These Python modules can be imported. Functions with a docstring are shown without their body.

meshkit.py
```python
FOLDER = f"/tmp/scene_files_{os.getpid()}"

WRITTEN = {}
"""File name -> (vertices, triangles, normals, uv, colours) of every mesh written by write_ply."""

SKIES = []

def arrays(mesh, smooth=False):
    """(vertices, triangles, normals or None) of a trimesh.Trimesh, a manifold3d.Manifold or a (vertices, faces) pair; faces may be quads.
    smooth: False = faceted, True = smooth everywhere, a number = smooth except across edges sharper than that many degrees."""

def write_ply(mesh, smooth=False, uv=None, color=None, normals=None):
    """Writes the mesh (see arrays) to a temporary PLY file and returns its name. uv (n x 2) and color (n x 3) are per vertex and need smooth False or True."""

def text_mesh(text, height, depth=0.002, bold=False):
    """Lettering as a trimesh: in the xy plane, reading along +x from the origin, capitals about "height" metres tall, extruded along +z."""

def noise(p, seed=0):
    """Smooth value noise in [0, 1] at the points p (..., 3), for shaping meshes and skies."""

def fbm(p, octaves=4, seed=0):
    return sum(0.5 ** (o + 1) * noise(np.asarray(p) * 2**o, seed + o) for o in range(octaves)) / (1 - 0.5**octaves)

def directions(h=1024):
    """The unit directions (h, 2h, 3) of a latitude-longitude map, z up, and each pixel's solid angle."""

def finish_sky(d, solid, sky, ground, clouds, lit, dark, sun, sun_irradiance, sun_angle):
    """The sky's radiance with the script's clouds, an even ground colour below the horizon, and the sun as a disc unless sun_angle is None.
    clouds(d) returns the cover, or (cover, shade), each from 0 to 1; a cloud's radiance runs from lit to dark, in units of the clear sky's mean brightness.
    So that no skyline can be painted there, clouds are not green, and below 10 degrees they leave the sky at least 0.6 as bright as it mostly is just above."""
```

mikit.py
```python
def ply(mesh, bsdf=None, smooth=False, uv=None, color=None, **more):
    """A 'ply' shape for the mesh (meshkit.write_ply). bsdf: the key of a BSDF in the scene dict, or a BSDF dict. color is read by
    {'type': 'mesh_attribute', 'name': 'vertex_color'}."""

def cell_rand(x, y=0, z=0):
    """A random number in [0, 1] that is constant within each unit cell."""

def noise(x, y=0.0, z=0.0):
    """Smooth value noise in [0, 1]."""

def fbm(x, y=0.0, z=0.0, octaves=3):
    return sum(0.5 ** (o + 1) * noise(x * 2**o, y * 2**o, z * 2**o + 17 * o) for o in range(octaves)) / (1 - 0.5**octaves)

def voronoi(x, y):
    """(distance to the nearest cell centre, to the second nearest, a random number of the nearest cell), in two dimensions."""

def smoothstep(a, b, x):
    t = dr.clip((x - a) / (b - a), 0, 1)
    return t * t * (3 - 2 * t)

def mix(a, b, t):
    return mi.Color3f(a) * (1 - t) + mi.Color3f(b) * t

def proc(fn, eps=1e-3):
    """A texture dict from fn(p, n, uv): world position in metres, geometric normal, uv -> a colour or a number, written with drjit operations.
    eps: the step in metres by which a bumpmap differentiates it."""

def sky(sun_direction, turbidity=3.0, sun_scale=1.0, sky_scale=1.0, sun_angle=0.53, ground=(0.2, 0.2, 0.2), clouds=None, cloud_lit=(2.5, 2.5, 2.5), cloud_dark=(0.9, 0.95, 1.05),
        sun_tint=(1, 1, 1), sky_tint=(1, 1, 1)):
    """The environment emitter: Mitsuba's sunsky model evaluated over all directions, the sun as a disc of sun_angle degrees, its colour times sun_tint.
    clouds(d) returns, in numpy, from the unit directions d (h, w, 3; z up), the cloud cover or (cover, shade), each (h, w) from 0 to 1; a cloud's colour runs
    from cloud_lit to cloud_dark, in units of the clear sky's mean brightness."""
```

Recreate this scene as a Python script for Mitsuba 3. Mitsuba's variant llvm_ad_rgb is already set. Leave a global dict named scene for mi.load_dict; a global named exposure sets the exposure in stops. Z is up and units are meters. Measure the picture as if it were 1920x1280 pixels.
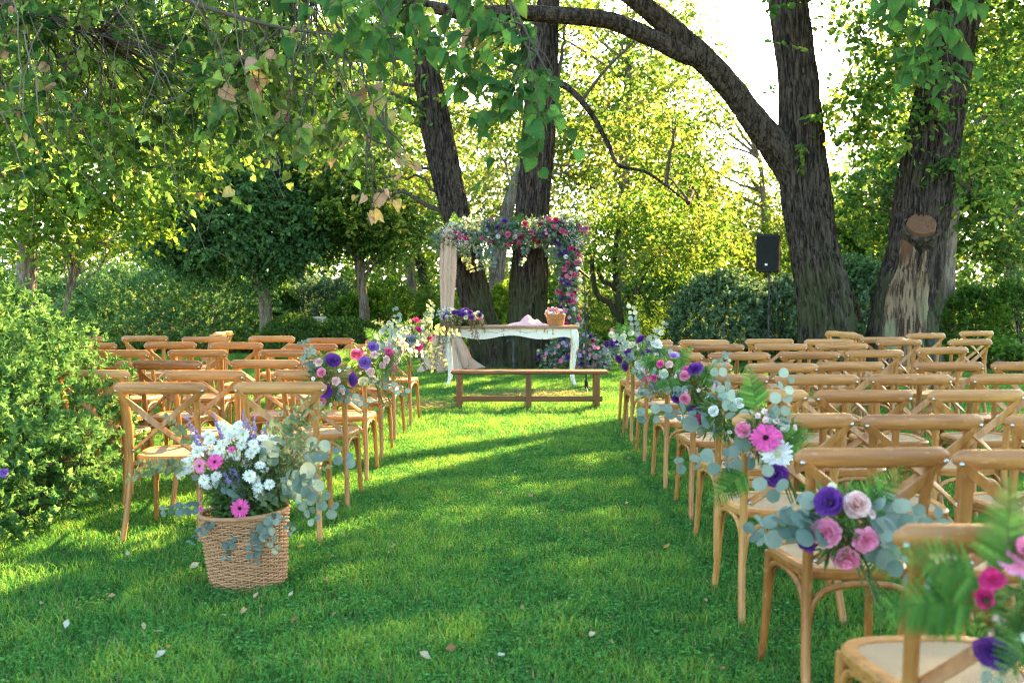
import math
import numpy as np, trimesh, drjit as dr, mitsuba as mi
import mikit, meshkit
from mikit import proc, noise, fbm, smoothstep, mix, cell_rand

T = mi.ScalarTransform4f
scene, labels = {}, {}

# ------------------------------------------------------------------ camera, sky, exposure
F, PITCH, CAM_H = 1867.0, math.radians(3.03), 1.385          # focal length in photo pixels (1920 wide)
scene['camera'] = {'type': 'thinlens', 'fov': math.degrees(2 * math.atan(960 / F)), 'fov_axis': 'x', 'near_clip': 0.05, 'far_clip': 400.0,
                   'aperture_radius': 0.0062, 'focus_distance': 7.5,
                   'to_world': T().look_at(origin=[0, 0, CAM_H], target=[0, math.cos(PITCH), CAM_H - math.sin(PITCH)], up=[0, 0, 1])}
AZ, EL = math.radians(29.5), math.radians(30.0)
SUN = np.array([math.sin(AZ) * math.cos(EL), math.cos(AZ) * math.cos(EL), math.sin(EL)])
scene['sky'] = mikit.sky(SUN.tolist(), turbidity=4, sun_tint=(1.0, 0.86, 0.54), sun_scale=1.08, sky_tint=(1.04, 1.0, 0.93), ground=(0.12, 0.16, 0.06))
exposure = 5.08

# ------------------------------------------------------------------ helpers
COUNT = {}


def numbered(base):
    n = COUNT.get(base, 0)
    COUNT[base] = n + 1
    return base if n == 0 else f'{base}_{n:03d}'


def thing(name, label, category, group=None):
    k = numbered(name)
    labels[k] = {'label': label, 'category': category}
    if group:
        labels[k]['group'] = group
    return k


def put(parent, name, shape, to_world=None, label=None, kind=None):
    """One entry of the scene, a part of parent."""
    k = numbered(f'{parent}__{name}')
    scene[k] = dict(shape) if to_world is None else {**shape, 'to_world': to_world}
    if label or kind:
        labels[k] = {}
        if label:
            labels[k]['label'] = label
        if kind:
            labels[k]['kind'] = kind
    return k


def single(k, shape, to_world=None, kind=None):
    scene[k] = dict(shape) if to_world is None else {**shape, 'to_world': to_world}
    if kind:
        labels.setdefault(k, {})['kind'] = kind
    return k


def ray(px, py):
    a, b = (px - 960) / F, (640 - py) / F
    return np.array([a, math.cos(PITCH) + b * math.sin(PITCH), b * math.cos(PITCH) - math.sin(PITCH)])


def at(px, py, d):
    """The point at distance d ahead of the camera that the photo shows at this pixel."""
    r = ray(px, py)
    return np.array([0, 0, CAM_H]) + r * (d / r[1])


def ground(px, py):
    r = ray(px, py)
    return np.array([0, 0, CAM_H]) - r * (CAM_H / r[2])


class MB:
    """Collects vertices, triangles and vertex colours."""

    def __init__(self):
        self.v, self.f, self.c, self.n = [], [], [], 0

    def add(self, v, f, c=None):
        v, f = np.asarray(v, float), np.asarray(f, int)
        if f.shape[1] == 4:
            f = np.vstack([f[:, [0, 1, 2]], f[:, [0, 2, 3]]])
        self.v.append(v)
        self.f.append(f + self.n)
        self.c.append(np.broadcast_to(np.asarray((0.5, 0.5, 0.5) if c is None else c, float), v.shape))
        self.n += len(v)
        return self

    def mesh(self):
        return np.vstack(self.v), np.vstack(self.f)

    def color(self):
        return np.vstack(self.c)

    def ply(self, bsdf, smooth=False, color=False):
        return mikit.ply(self.mesh(), bsdf, smooth, color=self.color() if color else None)


def norm(a):
    a = np.asarray(a, float)
    return a / (np.linalg.norm(a, axis=-1, keepdims=True) + 1e-12)


def sweep(p, a, b=None, up=None, sides=8, power=2.0, cap=True):
    """A tube along the points; half-widths a (sideways) and b (along up)."""
    p = np.asarray(p, float)
    n = len(p)
    a = np.broadcast_to(np.asarray(a, float), (n,))
    b = a if b is None else np.broadcast_to(np.asarray(b, float), (n,))
    t = norm(np.gradient(p, axis=0))
    if up is None:
        m = norm(p[-1] - p[0])
        up = np.array([0, 0, 1.0]) if abs(m[2]) < 0.8 else np.array([0, 1.0, 0])
    up = np.broadcast_to(np.asarray(up, float), p.shape)
    s = norm(np.cross(t, up))
    w = np.cross(s, t)
    th = (np.arange(sides) + 0.5) / sides * 2 * np.pi
    cx, cy = np.cos(th), np.sin(th)
    cx, cy = np.sign(cx) * np.abs(cx) ** (2 / power), np.sign(cy) * np.abs(cy) ** (2 / power)
    v = p[:, None] + a[:, None, None] * cx[None, :, None] * s[:, None] + b[:, None, None] * cy[None, :, None] * w[:, None]
    i, j = np.meshgrid(np.arange(n - 1), np.arange(sides), indexing='ij')
    q = np.stack([i * sides + j, i * sides + (j + 1) % sides, (i + 1) * sides + (j + 1) % sides, (i + 1) * sides + j], -1).reshape(-1, 4)
    f = np.vstack([q[:, [0, 2, 1]], q[:, [0, 3, 2]]])
    v = v.reshape(-1, 3)
    if cap:
        v = np.vstack([v, p[0], p[-1]])
        k = np.arange(sides)
        f = np.vstack([f, np.stack([k, (k + 1) % sides, k * 0 + n * sides], 1), np.stack([(n - 1) * sides + (k + 1) % sides, (n - 1) * sides + k, k * 0 + n * sides + 1], 1)])
    return v, f


def spline(pts, n):
    """Catmull-Rom through the points (any number of columns)."""
    p = np.asarray(pts, float)
    p = np.vstack([2 * p[0] - p[1], p, 2 * p[-1] - p[-2]])
    m = len(p) - 3
    u = np.linspace(0, m - 1e-9, n)
    i = u.astype(int)
    t = (u - i)[:, None]
    a, b, c, d = p[i], p[i + 1], p[i + 2], p[i + 3]
    return 0.5 * (2 * b + (c - a) * t + (2 * a - 5 * b + 4 * c - d) * t ** 2 + (3 * b - a - 3 * c + d) * t ** 3)


def box(lo, hi, bevel=0.004):
    """A box with bevelled edges (hull of inset corner points)."""
    lo, hi = np.asarray(lo, float), np.asarray(hi, float)
    e = min(bevel, 0.45 * (hi - lo).min())
    pts = []
    for x in (0, 1):
        for y in (0, 1):
            for z in (0, 1):
                c = np.where([x, y, z], hi, lo)
                s = np.where([x, y, z], -1, 1)
                for k in range(3):
                    o = s * e
                    o[k] = 0
                    pts.append(c + o)
    h = trimesh.convex.convex_hull(np.array(pts))
    return np.array(h.vertices), np.array(h.faces)


def loft(loops, closed=False, cap_last=False):
    k = len(loops[0])
    v = np.vstack(loops)
    f = []
    m = len(loops)
    for i in range(m if closed else m - 1):
        a, b = i * k, ((i + 1) % m) * k
        j = np.arange(k)
        f.append(np.stack([a + j, a + (j + 1) % k, b + (j + 1) % k, b + j], 1))
    f = np.vstack(f)
    f = np.vstack([f[:, [0, 1, 2]], f[:, [0, 2, 3]]])
    if cap_last:
        c = len(v)
        v = np.vstack([v, loops[-1].mean(0)])
        j = np.arange(k)
        f = np.vstack([f, np.stack([(m - 1) * k + j, (m - 1) * k + (j + 1) % k, j * 0 + c], 1)])
    return v, f


def dome(c, r, h, axis=(0, 0, 1), sides=8):
    ax = norm(axis)
    s = norm(np.cross(ax, [0.3, 0.9, 0.2]))
    w = np.cross(ax, s)
    th = np.arange(sides) / sides * 2 * np.pi
    loops = [np.asarray(c) + r * k * (np.cos(th)[:, None] * s + np.sin(th)[:, None] * w) + ax * h * z for k, z in ((1, 0), (0.8, 0.6))]
    v, f = loft(loops)
    v = np.vstack([v, np.asarray(c) + ax * h])
    j = np.arange(sides)
    return v, np.vstack([f, np.stack([sides + j, sides + (j + 1) % sides, j * 0 + 2 * sides], 1)])


def place(v, pos, axis, size=1.0, spin=0.0):
    """Turns vertices modelled with +z up so that z points along axis."""
    z = norm(axis)
    x = norm(np.cross([0.13, 0.31, 0.94] if abs(z[2]) < 0.9 else [0, 1.0, 0.1], z))
    y = np.cross(z, x)
    c, s = math.cos(spin), math.sin(spin)
    R = np.stack([c * x + s * y, -s * x + c * y, z], 1)
    return v * size @ R.T + pos


def place_T(pos, axis, size=1.0, spin=0.0):
    m = np.eye(4)
    e = place(np.eye(3), np.zeros(3), axis, size, spin)
    m[:3, :3] = e.T
    m[:3, 3] = pos
    return T(m.tolist())


# ------------------------------------------------------------------ materials
def two(d):
    return {'type': 'twosided', 'bsdf': d}


def princ(color, rough=0.5, spec=0.5, **k):
    c = color if isinstance(color, dict) else {'type': 'rgb', 'value': list(color)}
    return two({'type': 'principled', 'base_color': c, 'roughness': rough, 'specular': spec, **k})


VC = {'type': 'mesh_attribute', 'name': 'vertex_color'}
scene['leaf'] = {'type': 'principledthin', 'base_color': VC, 'roughness': 0.45, 'diff_trans': 1.15, 'eta': 1.35}
scene['glossy_leaf'] = {'type': 'principledthin', 'base_color': VC, 'roughness': 0.36, 'diff_trans': 0.8, 'eta': 1.45}
scene['petal'] = {'type': 'principledthin', 'base_color': VC, 'roughness': 0.7, 'diff_trans': 0.7, 'eta': 1.3}
scene['grass_blade'] = {'type': 'principledthin', 'base_color': VC, 'roughness': 0.5, 'diff_trans': 1.0, 'eta': 1.33}
scene['painted'] = princ(VC, 0.6)


def wood(c1, c2, worn, axis):
    def fn(p, n, uv):
        s = [55.0, 55.0, 55.0]
        s[axis] = 3.0
        g = fbm(p.x * s[0], p.y * s[1], p.z * s[2], 2)
        big = noise(p.x * 2.3, p.y * 2.3, p.z * 2.3)
        w = smoothstep(0.70, 0.84, fbm(p.x * (70 if axis else 22), p.y * 60, p.z * (22 if axis else 90), 2)) * 0.4
        return mix(mix(c1, c2, dr.clip(g * 1.35 - 0.2 + (big - 0.5) * 0.8, 0, 1)), worn, w)
    return princ(proc(fn), 0.38, 0.5)


TONES = [((0.48, 0.21, 0.056), (0.28, 0.105, 0.025)), ((0.55, 0.255, 0.072), (0.34, 0.136, 0.034)), ((0.41, 0.16, 0.038), (0.22, 0.078, 0.017))]
for i, (c1, c2) in enumerate(TONES):
    scene[f'chair_wood_{"abc"[i]}_long'] = wood(c1, c2, (0.58, 0.34, 0.15), 2)
    scene[f'chair_wood_{"abc"[i]}_wide'] = wood(c1, c2, (0.58, 0.34, 0.15), 0)
scene['bench_wood'] = wood((0.20, 0.085, 0.032), (0.10, 0.04, 0.015), (0.3, 0.17, 0.09), 0)
scene['bench_post_wood'] = wood((0.20, 0.085, 0.032), (0.10, 0.04, 0.015), (0.3, 0.17, 0.09), 2)
scene['table_top_wood'] = wood((0.36, 0.19, 0.10), (0.2, 0.09, 0.045), (0.5, 0.36, 0.24), 0)


def cane_fn(p, n, uv):
    q = 2 * math.pi / 0.011
    w = dr.sin((p.x + p.y) * q) * dr.sin((p.x - p.y) * q)
    return mix((0.27, 0.165, 0.080), (0.42, 0.28, 0.15), dr.clip(0.5 + 0.5 * w, 0, 1)) * (0.8 + 0.3 * fbm(p.x * 9, p.y * 9, p.z * 9, 2))


scene['cane'] = princ(proc(cane_fn), 0.6, 0.3)
scene['steel'] = princ((0.5, 0.5, 0.5), 0.3, metallic=1.0)
scene['black_metal'] = princ((0.012, 0.012, 0.013), 0.4)
scene['black_plastic'] = princ(proc(lambda p, n, uv: mix((0.008, 0.009, 0.009), (0.016, 0.017, 0.017), noise(p.x * 300, p.y * 300, p.z * 300))), 0.6, 0.25)
scene['grille'] = princ(proc(lambda p, n, uv: mix((0.004, 0.004, 0.004), (0.028, 0.028, 0.028), smoothstep(0.2, 0.8, 0.5 + 0.5 * dr.sin(p.x * 900) * dr.sin(p.z * 900)))), 0.8, 0.1)
scene['grey_metal'] = princ((0.045, 0.05, 0.05), 0.6)
scene['badge'] = princ((0.6, 0.6, 0.58), 0.35, metallic=0.6)


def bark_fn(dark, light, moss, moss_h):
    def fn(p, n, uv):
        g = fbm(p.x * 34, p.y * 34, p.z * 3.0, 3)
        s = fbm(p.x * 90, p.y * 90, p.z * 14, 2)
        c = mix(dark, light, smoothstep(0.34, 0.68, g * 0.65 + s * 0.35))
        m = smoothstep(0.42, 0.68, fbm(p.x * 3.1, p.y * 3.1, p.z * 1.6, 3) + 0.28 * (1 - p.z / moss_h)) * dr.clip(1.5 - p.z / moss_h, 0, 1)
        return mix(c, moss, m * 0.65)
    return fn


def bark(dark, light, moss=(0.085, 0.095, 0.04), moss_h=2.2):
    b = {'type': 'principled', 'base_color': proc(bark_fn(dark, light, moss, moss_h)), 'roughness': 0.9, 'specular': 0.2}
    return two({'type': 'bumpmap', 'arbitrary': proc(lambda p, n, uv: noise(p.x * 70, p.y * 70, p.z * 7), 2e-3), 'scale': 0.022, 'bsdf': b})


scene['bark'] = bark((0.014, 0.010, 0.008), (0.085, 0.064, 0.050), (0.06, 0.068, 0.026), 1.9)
scene['pale_bark'] = princ(proc(bark_fn((0.11, 0.08, 0.06), (0.30, 0.24, 0.19), (0.10, 0.1, 0.05), 1.2)), 0.9, 0.2)
scene['twig_bark'] = princ((0.085, 0.065, 0.05), 0.9, 0.2)
scene['dry_twig'] = princ((0.17, 0.135, 0.105), 0.9, 0.2)


def heartwood_fn(p, n, uv):
    g = fbm(p.x * 38, p.y * 38, p.z * 2.4, 3)
    s = fbm(p.x * 8, p.y * 8, p.z * 2.2, 2)
    c = mix((0.045, 0.025, 0.015), (0.22, 0.15, 0.092), smoothstep(0.36, 0.66, g))
    c = mix(c, (0.14, 0.06, 0.03), smoothstep(0.52, 0.7, s) * smoothstep(1.2, 2.1, p.z))
    return mix(c, (0.19, 0.2, 0.11), smoothstep(0.5, 0.66, fbm(p.x * 5, p.y * 5, p.z * 1.7 + 9, 3)) * smoothstep(1.7, 0.5, p.z) * 0.8)


scene['heartwood'] = princ(proc(heartwood_fn), 0.85, 0.2)
STUMP = at(1727, 424, 14.88)
scene['cut_wood'] = princ(proc(lambda p, n, uv: mix((0.07, 0.03, 0.017), (0.21, 0.105, 0.058), 0.55 * fbm(p.x * 30, p.y * 30, p.z * 30, 2) + 0.25 + 0.10 * dr.sin(190 * dr.sqrt(dr.square(p.x - STUMP[0]) + dr.square(p.y - STUMP[1]) + dr.square(p.z - STUMP[2]))))), 0.85, 0.2)
scene['cut_wood_pale'] = princ(proc(lambda p, n, uv: mix((0.30, 0.19, 0.11), (0.55, 0.42, 0.28), fbm(p.x * 16, p.y * 16, p.z * 40, 3))), 0.85, 0.2)


def lawn_fn(p, n, uv):
    a = fbm(p.x * 1.3, p.y * 1.3, 0, 3)
    b = noise(p.x * 40, p.y * 40)
    c = mix((0.022, 0.05, 0.010), (0.05, 0.095, 0.016), b)
    c = mix(c, (0.085, 0.075, 0.035), smoothstep(0.6, 0.75, a) * 0.5)
    return c


scene['lawn_soil'] = princ(proc(lawn_fn), 0.95, 0.1)
scene['earth'] = princ(proc(lambda p, n, uv: mix((0.035, 0.026, 0.016), (0.10, 0.075, 0.045), fbm(p.x * 9, p.y * 9, 0, 2))), 0.95, 0.1)


def white_paint_fn(p, n, uv):
    w = smoothstep(0.68, 0.75, fbm(p.x * 26, p.y * 26, p.z * 9, 3))
    return mix(mix((0.76, 0.71, 0.61), (0.64, 0.58, 0.48), fbm(p.x * 5, p.y * 5, p.z * 5, 3)), (0.30, 0.2, 0.13), w)


scene['white_paint'] = princ(proc(white_paint_fn), 0.5)
scene['carving_line'] = princ((0.24, 0.2, 0.16), 0.7)
scene['stone'] = princ(proc(lambda p, n, uv: mix((0.45, 0.4, 0.33), (0.62, 0.58, 0.5), fbm(p.x * 12, p.y * 12, p.z * 12, 3))), 0.9, 0.2)


def cloth(color, trans=0.45):
    return {'type': 'principledthin', 'base_color': {'type': 'rgb', 'value': list(color)}, 'roughness': 0.9, 'diff_trans': trans, 'eta': 1.2}


scene['blush_fabric'] = cloth((0.64, 0.44, 0.32))
scene['pink_fabric'] = cloth((0.80, 0.50, 0.48))
scene['wicker'] = princ(proc(lambda p, n, uv: mix((0.33, 0.15, 0.070), (0.60, 0.325, 0.165), fbm(p.x * 22, p.y * 22, p.z * 55, 3))), 0.6, 0.3)
scene['orange_wicker'] = princ(proc(lambda p, n, uv: mix((0.30, 0.12, 0.03), (0.55, 0.25, 0.07), fbm(p.x * 30, p.y * 30, p.z * 60, 3))), 0.5, 0.4)
scene['basket_dark'] = princ((0.05, 0.03, 0.02), 0.9, 0.1)
scene['stem'] = princ((0.09, 0.13, 0.035), 0.7, 0.3)

# ------------------------------------------------------------------ foliage
def pinna():
    y = np.array([0, 0.10, 0.20, 0.30, 0.40, 0.50, 0.60, 0.70, 0.80, 0.9])
    x = np.array([0.02, 0.115, 0.05, 0.11, 0.045, 0.095, 0.04, 0.075, 0.03, 0.045])
    m = len(y)
    v = [(0, t, -0.08 * t * t) for t in y] + [(0, 1, -0.1)] + [(s * w, t + 0.03 * (i % 2), 0.02 - 0.08 * t * t) for s in (-1, 1) for i, (w, t) in enumerate(zip(x, y))]
    f = []
    for i in range(m):
        j = i + 1
        a, b = m + 1 + i, m + 1 + m + i
        f += [[i, j, a], [i, b, j]]
        if i < m - 1:
            f += [[j, a + 1, a], [j, b, b + 1]]
    return np.array(v), np.array(f)


LEAF = {
    'pinna': pinna(),
    'oval': (np.array([[0, 0, 0], [0, 1, -0.06], [-0.3, 0.45, 0.07], [0.3, 0.45, 0.07]]), np.array([[0, 3, 1], [0, 1, 2]])),
    'long': (np.array([[0, 0, 0], [0, 1, -0.12], [-0.11, 0.4, 0.03], [0.11, 0.4, 0.03]]), np.array([[0, 3, 1], [0, 1, 2]])),
    'oval4': (np.array([[0, 0, 0], [0, 1, -0.1], [-0.33, 0.28, 0.08], [-0.27, 0.66, 0.05], [0.33, 0.28, 0.08], [0.27, 0.66, 0.05]]),
              np.array([[0, 4, 5], [0, 5, 1], [0, 1, 3], [0, 3, 2]])),
    'heart': (np.array([[0, 0.05, 0], [0, 0.5, 0], [0, 1.08, -0.16], [-0.28, -0.05, 0.05], [-0.47, 0.24, 0.1], [-0.36, 0.6, 0.06], [0.28, -0.05, 0.05], [0.47, 0.24, 0.1], [0.36, 0.6, 0.06]]),
              np.array([[0, 4, 3], [0, 1, 4], [1, 5, 4], [1, 2, 5], [0, 6, 7], [0, 7, 1], [1, 7, 8], [1, 8, 2]])),
    'round': (np.vstack([[(0.48 * math.sin(q) * (1 - 0.12 * math.cos(q)), 0.53 - 0.47 * math.cos(q), 0.09 * math.sin(q) ** 2 - 0.05 * (1 - math.cos(q)) ** 2 / 2) for q in np.arange(12) / 12 * 2 * math.pi], [(0, 0.5, -0.02)]]),
              np.array([[12, i, (i + 1) % 12] for i in range(12)])),
}


def leaves(P, D, N, S, kind, col):
    """All leaves as one mesh: base points P, directions D, normals N, lengths S, colours col."""
    v, f = LEAF[kind]
    D = norm(D)
    X = norm(np.cross(D, N))
    Z = np.cross(X, D)
    V = P[:, None] + S[:, None, None] * (v[None, :, 0:1] * X[:, None] + v[None, :, 1:2] * D[:, None] + v[None, :, 2:3] * Z[:, None])
    Fc = f[None] + (np.arange(len(P)) * len(v))[:, None, None]
    return V.reshape(-1, 3), Fc.reshape(-1, 3), np.repeat(col, len(v), 0)


def tint(rng, n, palette, clump=None, jitter=0.22):
    """Per-leaf colours: a random mix of two palette entries, loosely the same within a clump."""
    pal = np.array(palette, float)
    k = rng.random(n) if clump is None else np.clip(clump + rng.normal(0, 0.22, n), 0, 1)
    x = np.clip(k, 0, 0.9999) * (len(pal) - 1)
    i = np.minimum(x.astype(int), len(pal) - 2)
    t = (x - i)[:, None]
    return np.clip((pal[i] * (1 - t) + pal[i + 1] * t) * np.exp(rng.normal(0, jitter, (n, 1))), 0, 0.95)


def sprays(rng, C, rad, per, size, kind, palette, droop=0.35, up=0.8, twigs=3, clumptone=None):
    """Leaves along a few twigs from every clump centre. Returns P, D, N, S, colours and the twig ends."""
    n = len(C)
    d = norm(rng.normal(size=(n, twigs, 3)) * [1, 1, 0.6] + [0, 0, -droop * 0.5])
    L = rad * rng.uniform(0.6, 1.3, (n, twigs))
    m = max(1, per // twigs)
    t = (np.arange(m)[None, None] + rng.random((n, twigs, m))) / m
    P = C[:, None, None] + d[:, :, None] * (L[:, :, None] * t)[..., None]
    P[..., 2] -= droop * L[:, :, None] * t ** 2 * 0.7
    side = norm(np.cross(d, [0, 0, 1.0]))[:, :, None] * rng.choice([-1, 1], (n, twigs, m))[..., None]
    D = d[:, :, None] * 0.5 + side * 0.7 + rng.normal(0, 0.35, P.shape) + [0, 0, -droop]
    N = rng.normal(0, 0.6, P.shape) + [0, 0, up]
    k = rng.random(n) if clumptone is None else clumptone
    k = np.repeat(k, twigs * m)
    P, D, N = (x.reshape(-1, 3) for x in (P, D, N))
    S = size * rng.uniform(0.6, 1.25, len(P))
    ends = C[:, None] + d * L[..., None]
    ends[..., 2] -= droop * L * 0.7
    return P, D, N, S, tint(rng, len(P), palette, k), ends


TX, TY = math.sin(AZ), math.cos(AZ)


def sun_gap(rng, P, strength=0.95):
    """Which clumps stay: the crowns toward the sun stand open over the aisle, as their gaps let the sun down on it."""
    g = P[:, :2] - np.array([TX, TY]) * (P[:, 2:3] / math.tan(EL))
    u = -(g[:, 0] - 1.12) * TY + (g[:, 1] - 10) * TX
    lit = (u > 0.0) & (u < 5.2) & (g[:, 1] > 3.6) & (g[:, 1] < 15.0)
    n = meshkit.fbm(np.stack([g[:, 0] * 0.9, g[:, 1] * 0.9, g[:, 0] * 0], 1), 3, 5)
    return ~(lit & (n < 0.70) & (rng.random(len(P)) < strength))


def ellipsoids(rng, ells, n, shell=2.2, gap=0.0, gapscale=0.8, seed=0):
    """Clump centres in a union of ellipsoids [(centre, radii)], denser toward the outside, with noise gaps."""
    w = np.array([(np.prod(r)) ** 0.75 for _, r in ells])
    w /= w.sum()
    out = []
    for (c, r), k in zip(ells, (w * n).astype(int) + 1):
        d = norm(rng.normal(size=(k, 3))) * (rng.random((k, 1)) ** (1 / shell / 1.4))
        d *= 1 + 0.25 * (meshkit.noise(d * 2.1 + np.asarray(c), seed + 3)[:, None] - 0.5) * 2
        out.append(np.asarray(c) + d * np.asarray(r))
    C = np.vstack(out)
    if gap > 0:
        C = C[meshkit.fbm(C * gapscale, 2, seed) > gap]
    return C[C[:, 2] > 0.05]


def tubes(mb, paths, sides=4):
    for p, r in paths:
        mb.add(*sweep(p, r, sides=sides, cap=False))


def branch_path(rng, a, b, r0, r1, n=7, wob=0.12, sag=0.0):
    t = np.linspace(0, 1, n)[:, None]
    L = np.linalg.norm(np.asarray(b) - a)
    p = np.asarray(a) * (1 - t) + np.asarray(b) * t
    w = np.cumsum(rng.normal(0, wob * L / n, (n, 3)), 0)
    p = p + w * np.sin(t * np.pi)
    p[:, 2] += sag * L * np.sin(t[:, 0] * np.pi)
    return p, r0 + (r1 - r0) * t[:, 0] ** 0.8


def bark_trunk(path, radii, around=64, step=0.05, flare=0.0, furrow=0.055, seed=0, lobes=5):
    """A tapered trunk with furrowed bark; path points with radii, splined. Returns v, f."""
    P = np.asarray(path, float)
    L = np.linalg.norm(np.diff(P, axis=0), axis=1).sum()
    n = max(8, int(L / step))
    q = spline(np.column_stack([P, radii]), n)
    p, r = q[:, :3], q[:, 3]
    t = norm(np.gradient(p, axis=0))
    ref = np.array([0, 1.0, 0]) if abs(t[:, 2]).mean() > 0.5 else np.array([0, 0, 1.0])
    s = norm(np.cross(t, ref))
    w = np.cross(s, t)
    th = np.arange(around) / around * 2 * np.pi
    along = np.linspace(0, L, n)[:, None]
    q3 = np.stack(np.broadcast_arrays(np.cos(th)[None] * 5.5 * 1.0, np.sin(th)[None] * 5.5, along * 1.1), -1)
    q3 = q3 * [1 + r.mean() * 1.3, 1 + r.mean() * 1.3, 1.15] + [0, 0, seed * 7.3]
    warp = q3 + 0.5 * meshkit.noise(q3 * [0.5, 0.5, 2.0], seed + 20)[..., None]
    ridge = np.minimum(1, np.minimum(np.abs(2 * meshkit.noise(warp, seed) - 1), np.abs(2 * meshkit.noise(warp * [1.7, 1.7, 1.3] + 5, seed + 1) - 1)) * 4.5)
    fine = meshkit.fbm(q3 * [2.4, 2.4, 3.0], 2, seed + 9) - 0.5
    big = meshkit.fbm(np.stack(np.broadcast_arrays(np.cos(th)[None] * 0.9, np.sin(th)[None] * 0.9, along * 0.8 + seed), -1), 2, seed + 4) - 0.5
    R = r[:, None] * (1 + 0.22 * big) + furrow * np.minimum(1, r[:, None] / 0.4) * (0.9 * ridge - 0.5 + 0.7 * fine)
    if flare:
        h = np.clip(1 - along / 1.2, 0, 1) ** 2
        R = R + r[:, None] * flare * h * (0.6 + 0.45 * np.cos(lobes * th + seed + 0.8 * np.sin(2 * th))[None])
    v = p[:, None] + R[..., None] * (np.cos(th)[None, :, None] * s[:, None] + np.sin(th)[None, :, None] * w[:, None])
    i, j = np.meshgrid(np.arange(n - 1), np.arange(around), indexing='ij')
    a = around
    qd = np.stack([i * a + j, i * a + (j + 1) % a, (i + 1) * a + (j + 1) % a, (i + 1) * a + j], -1).reshape(-1, 4)
    return v, (v.reshape(-1, 3), np.vstack([qd[:, [0, 2, 1]], qd[:, [0, 3, 2]]]))


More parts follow.
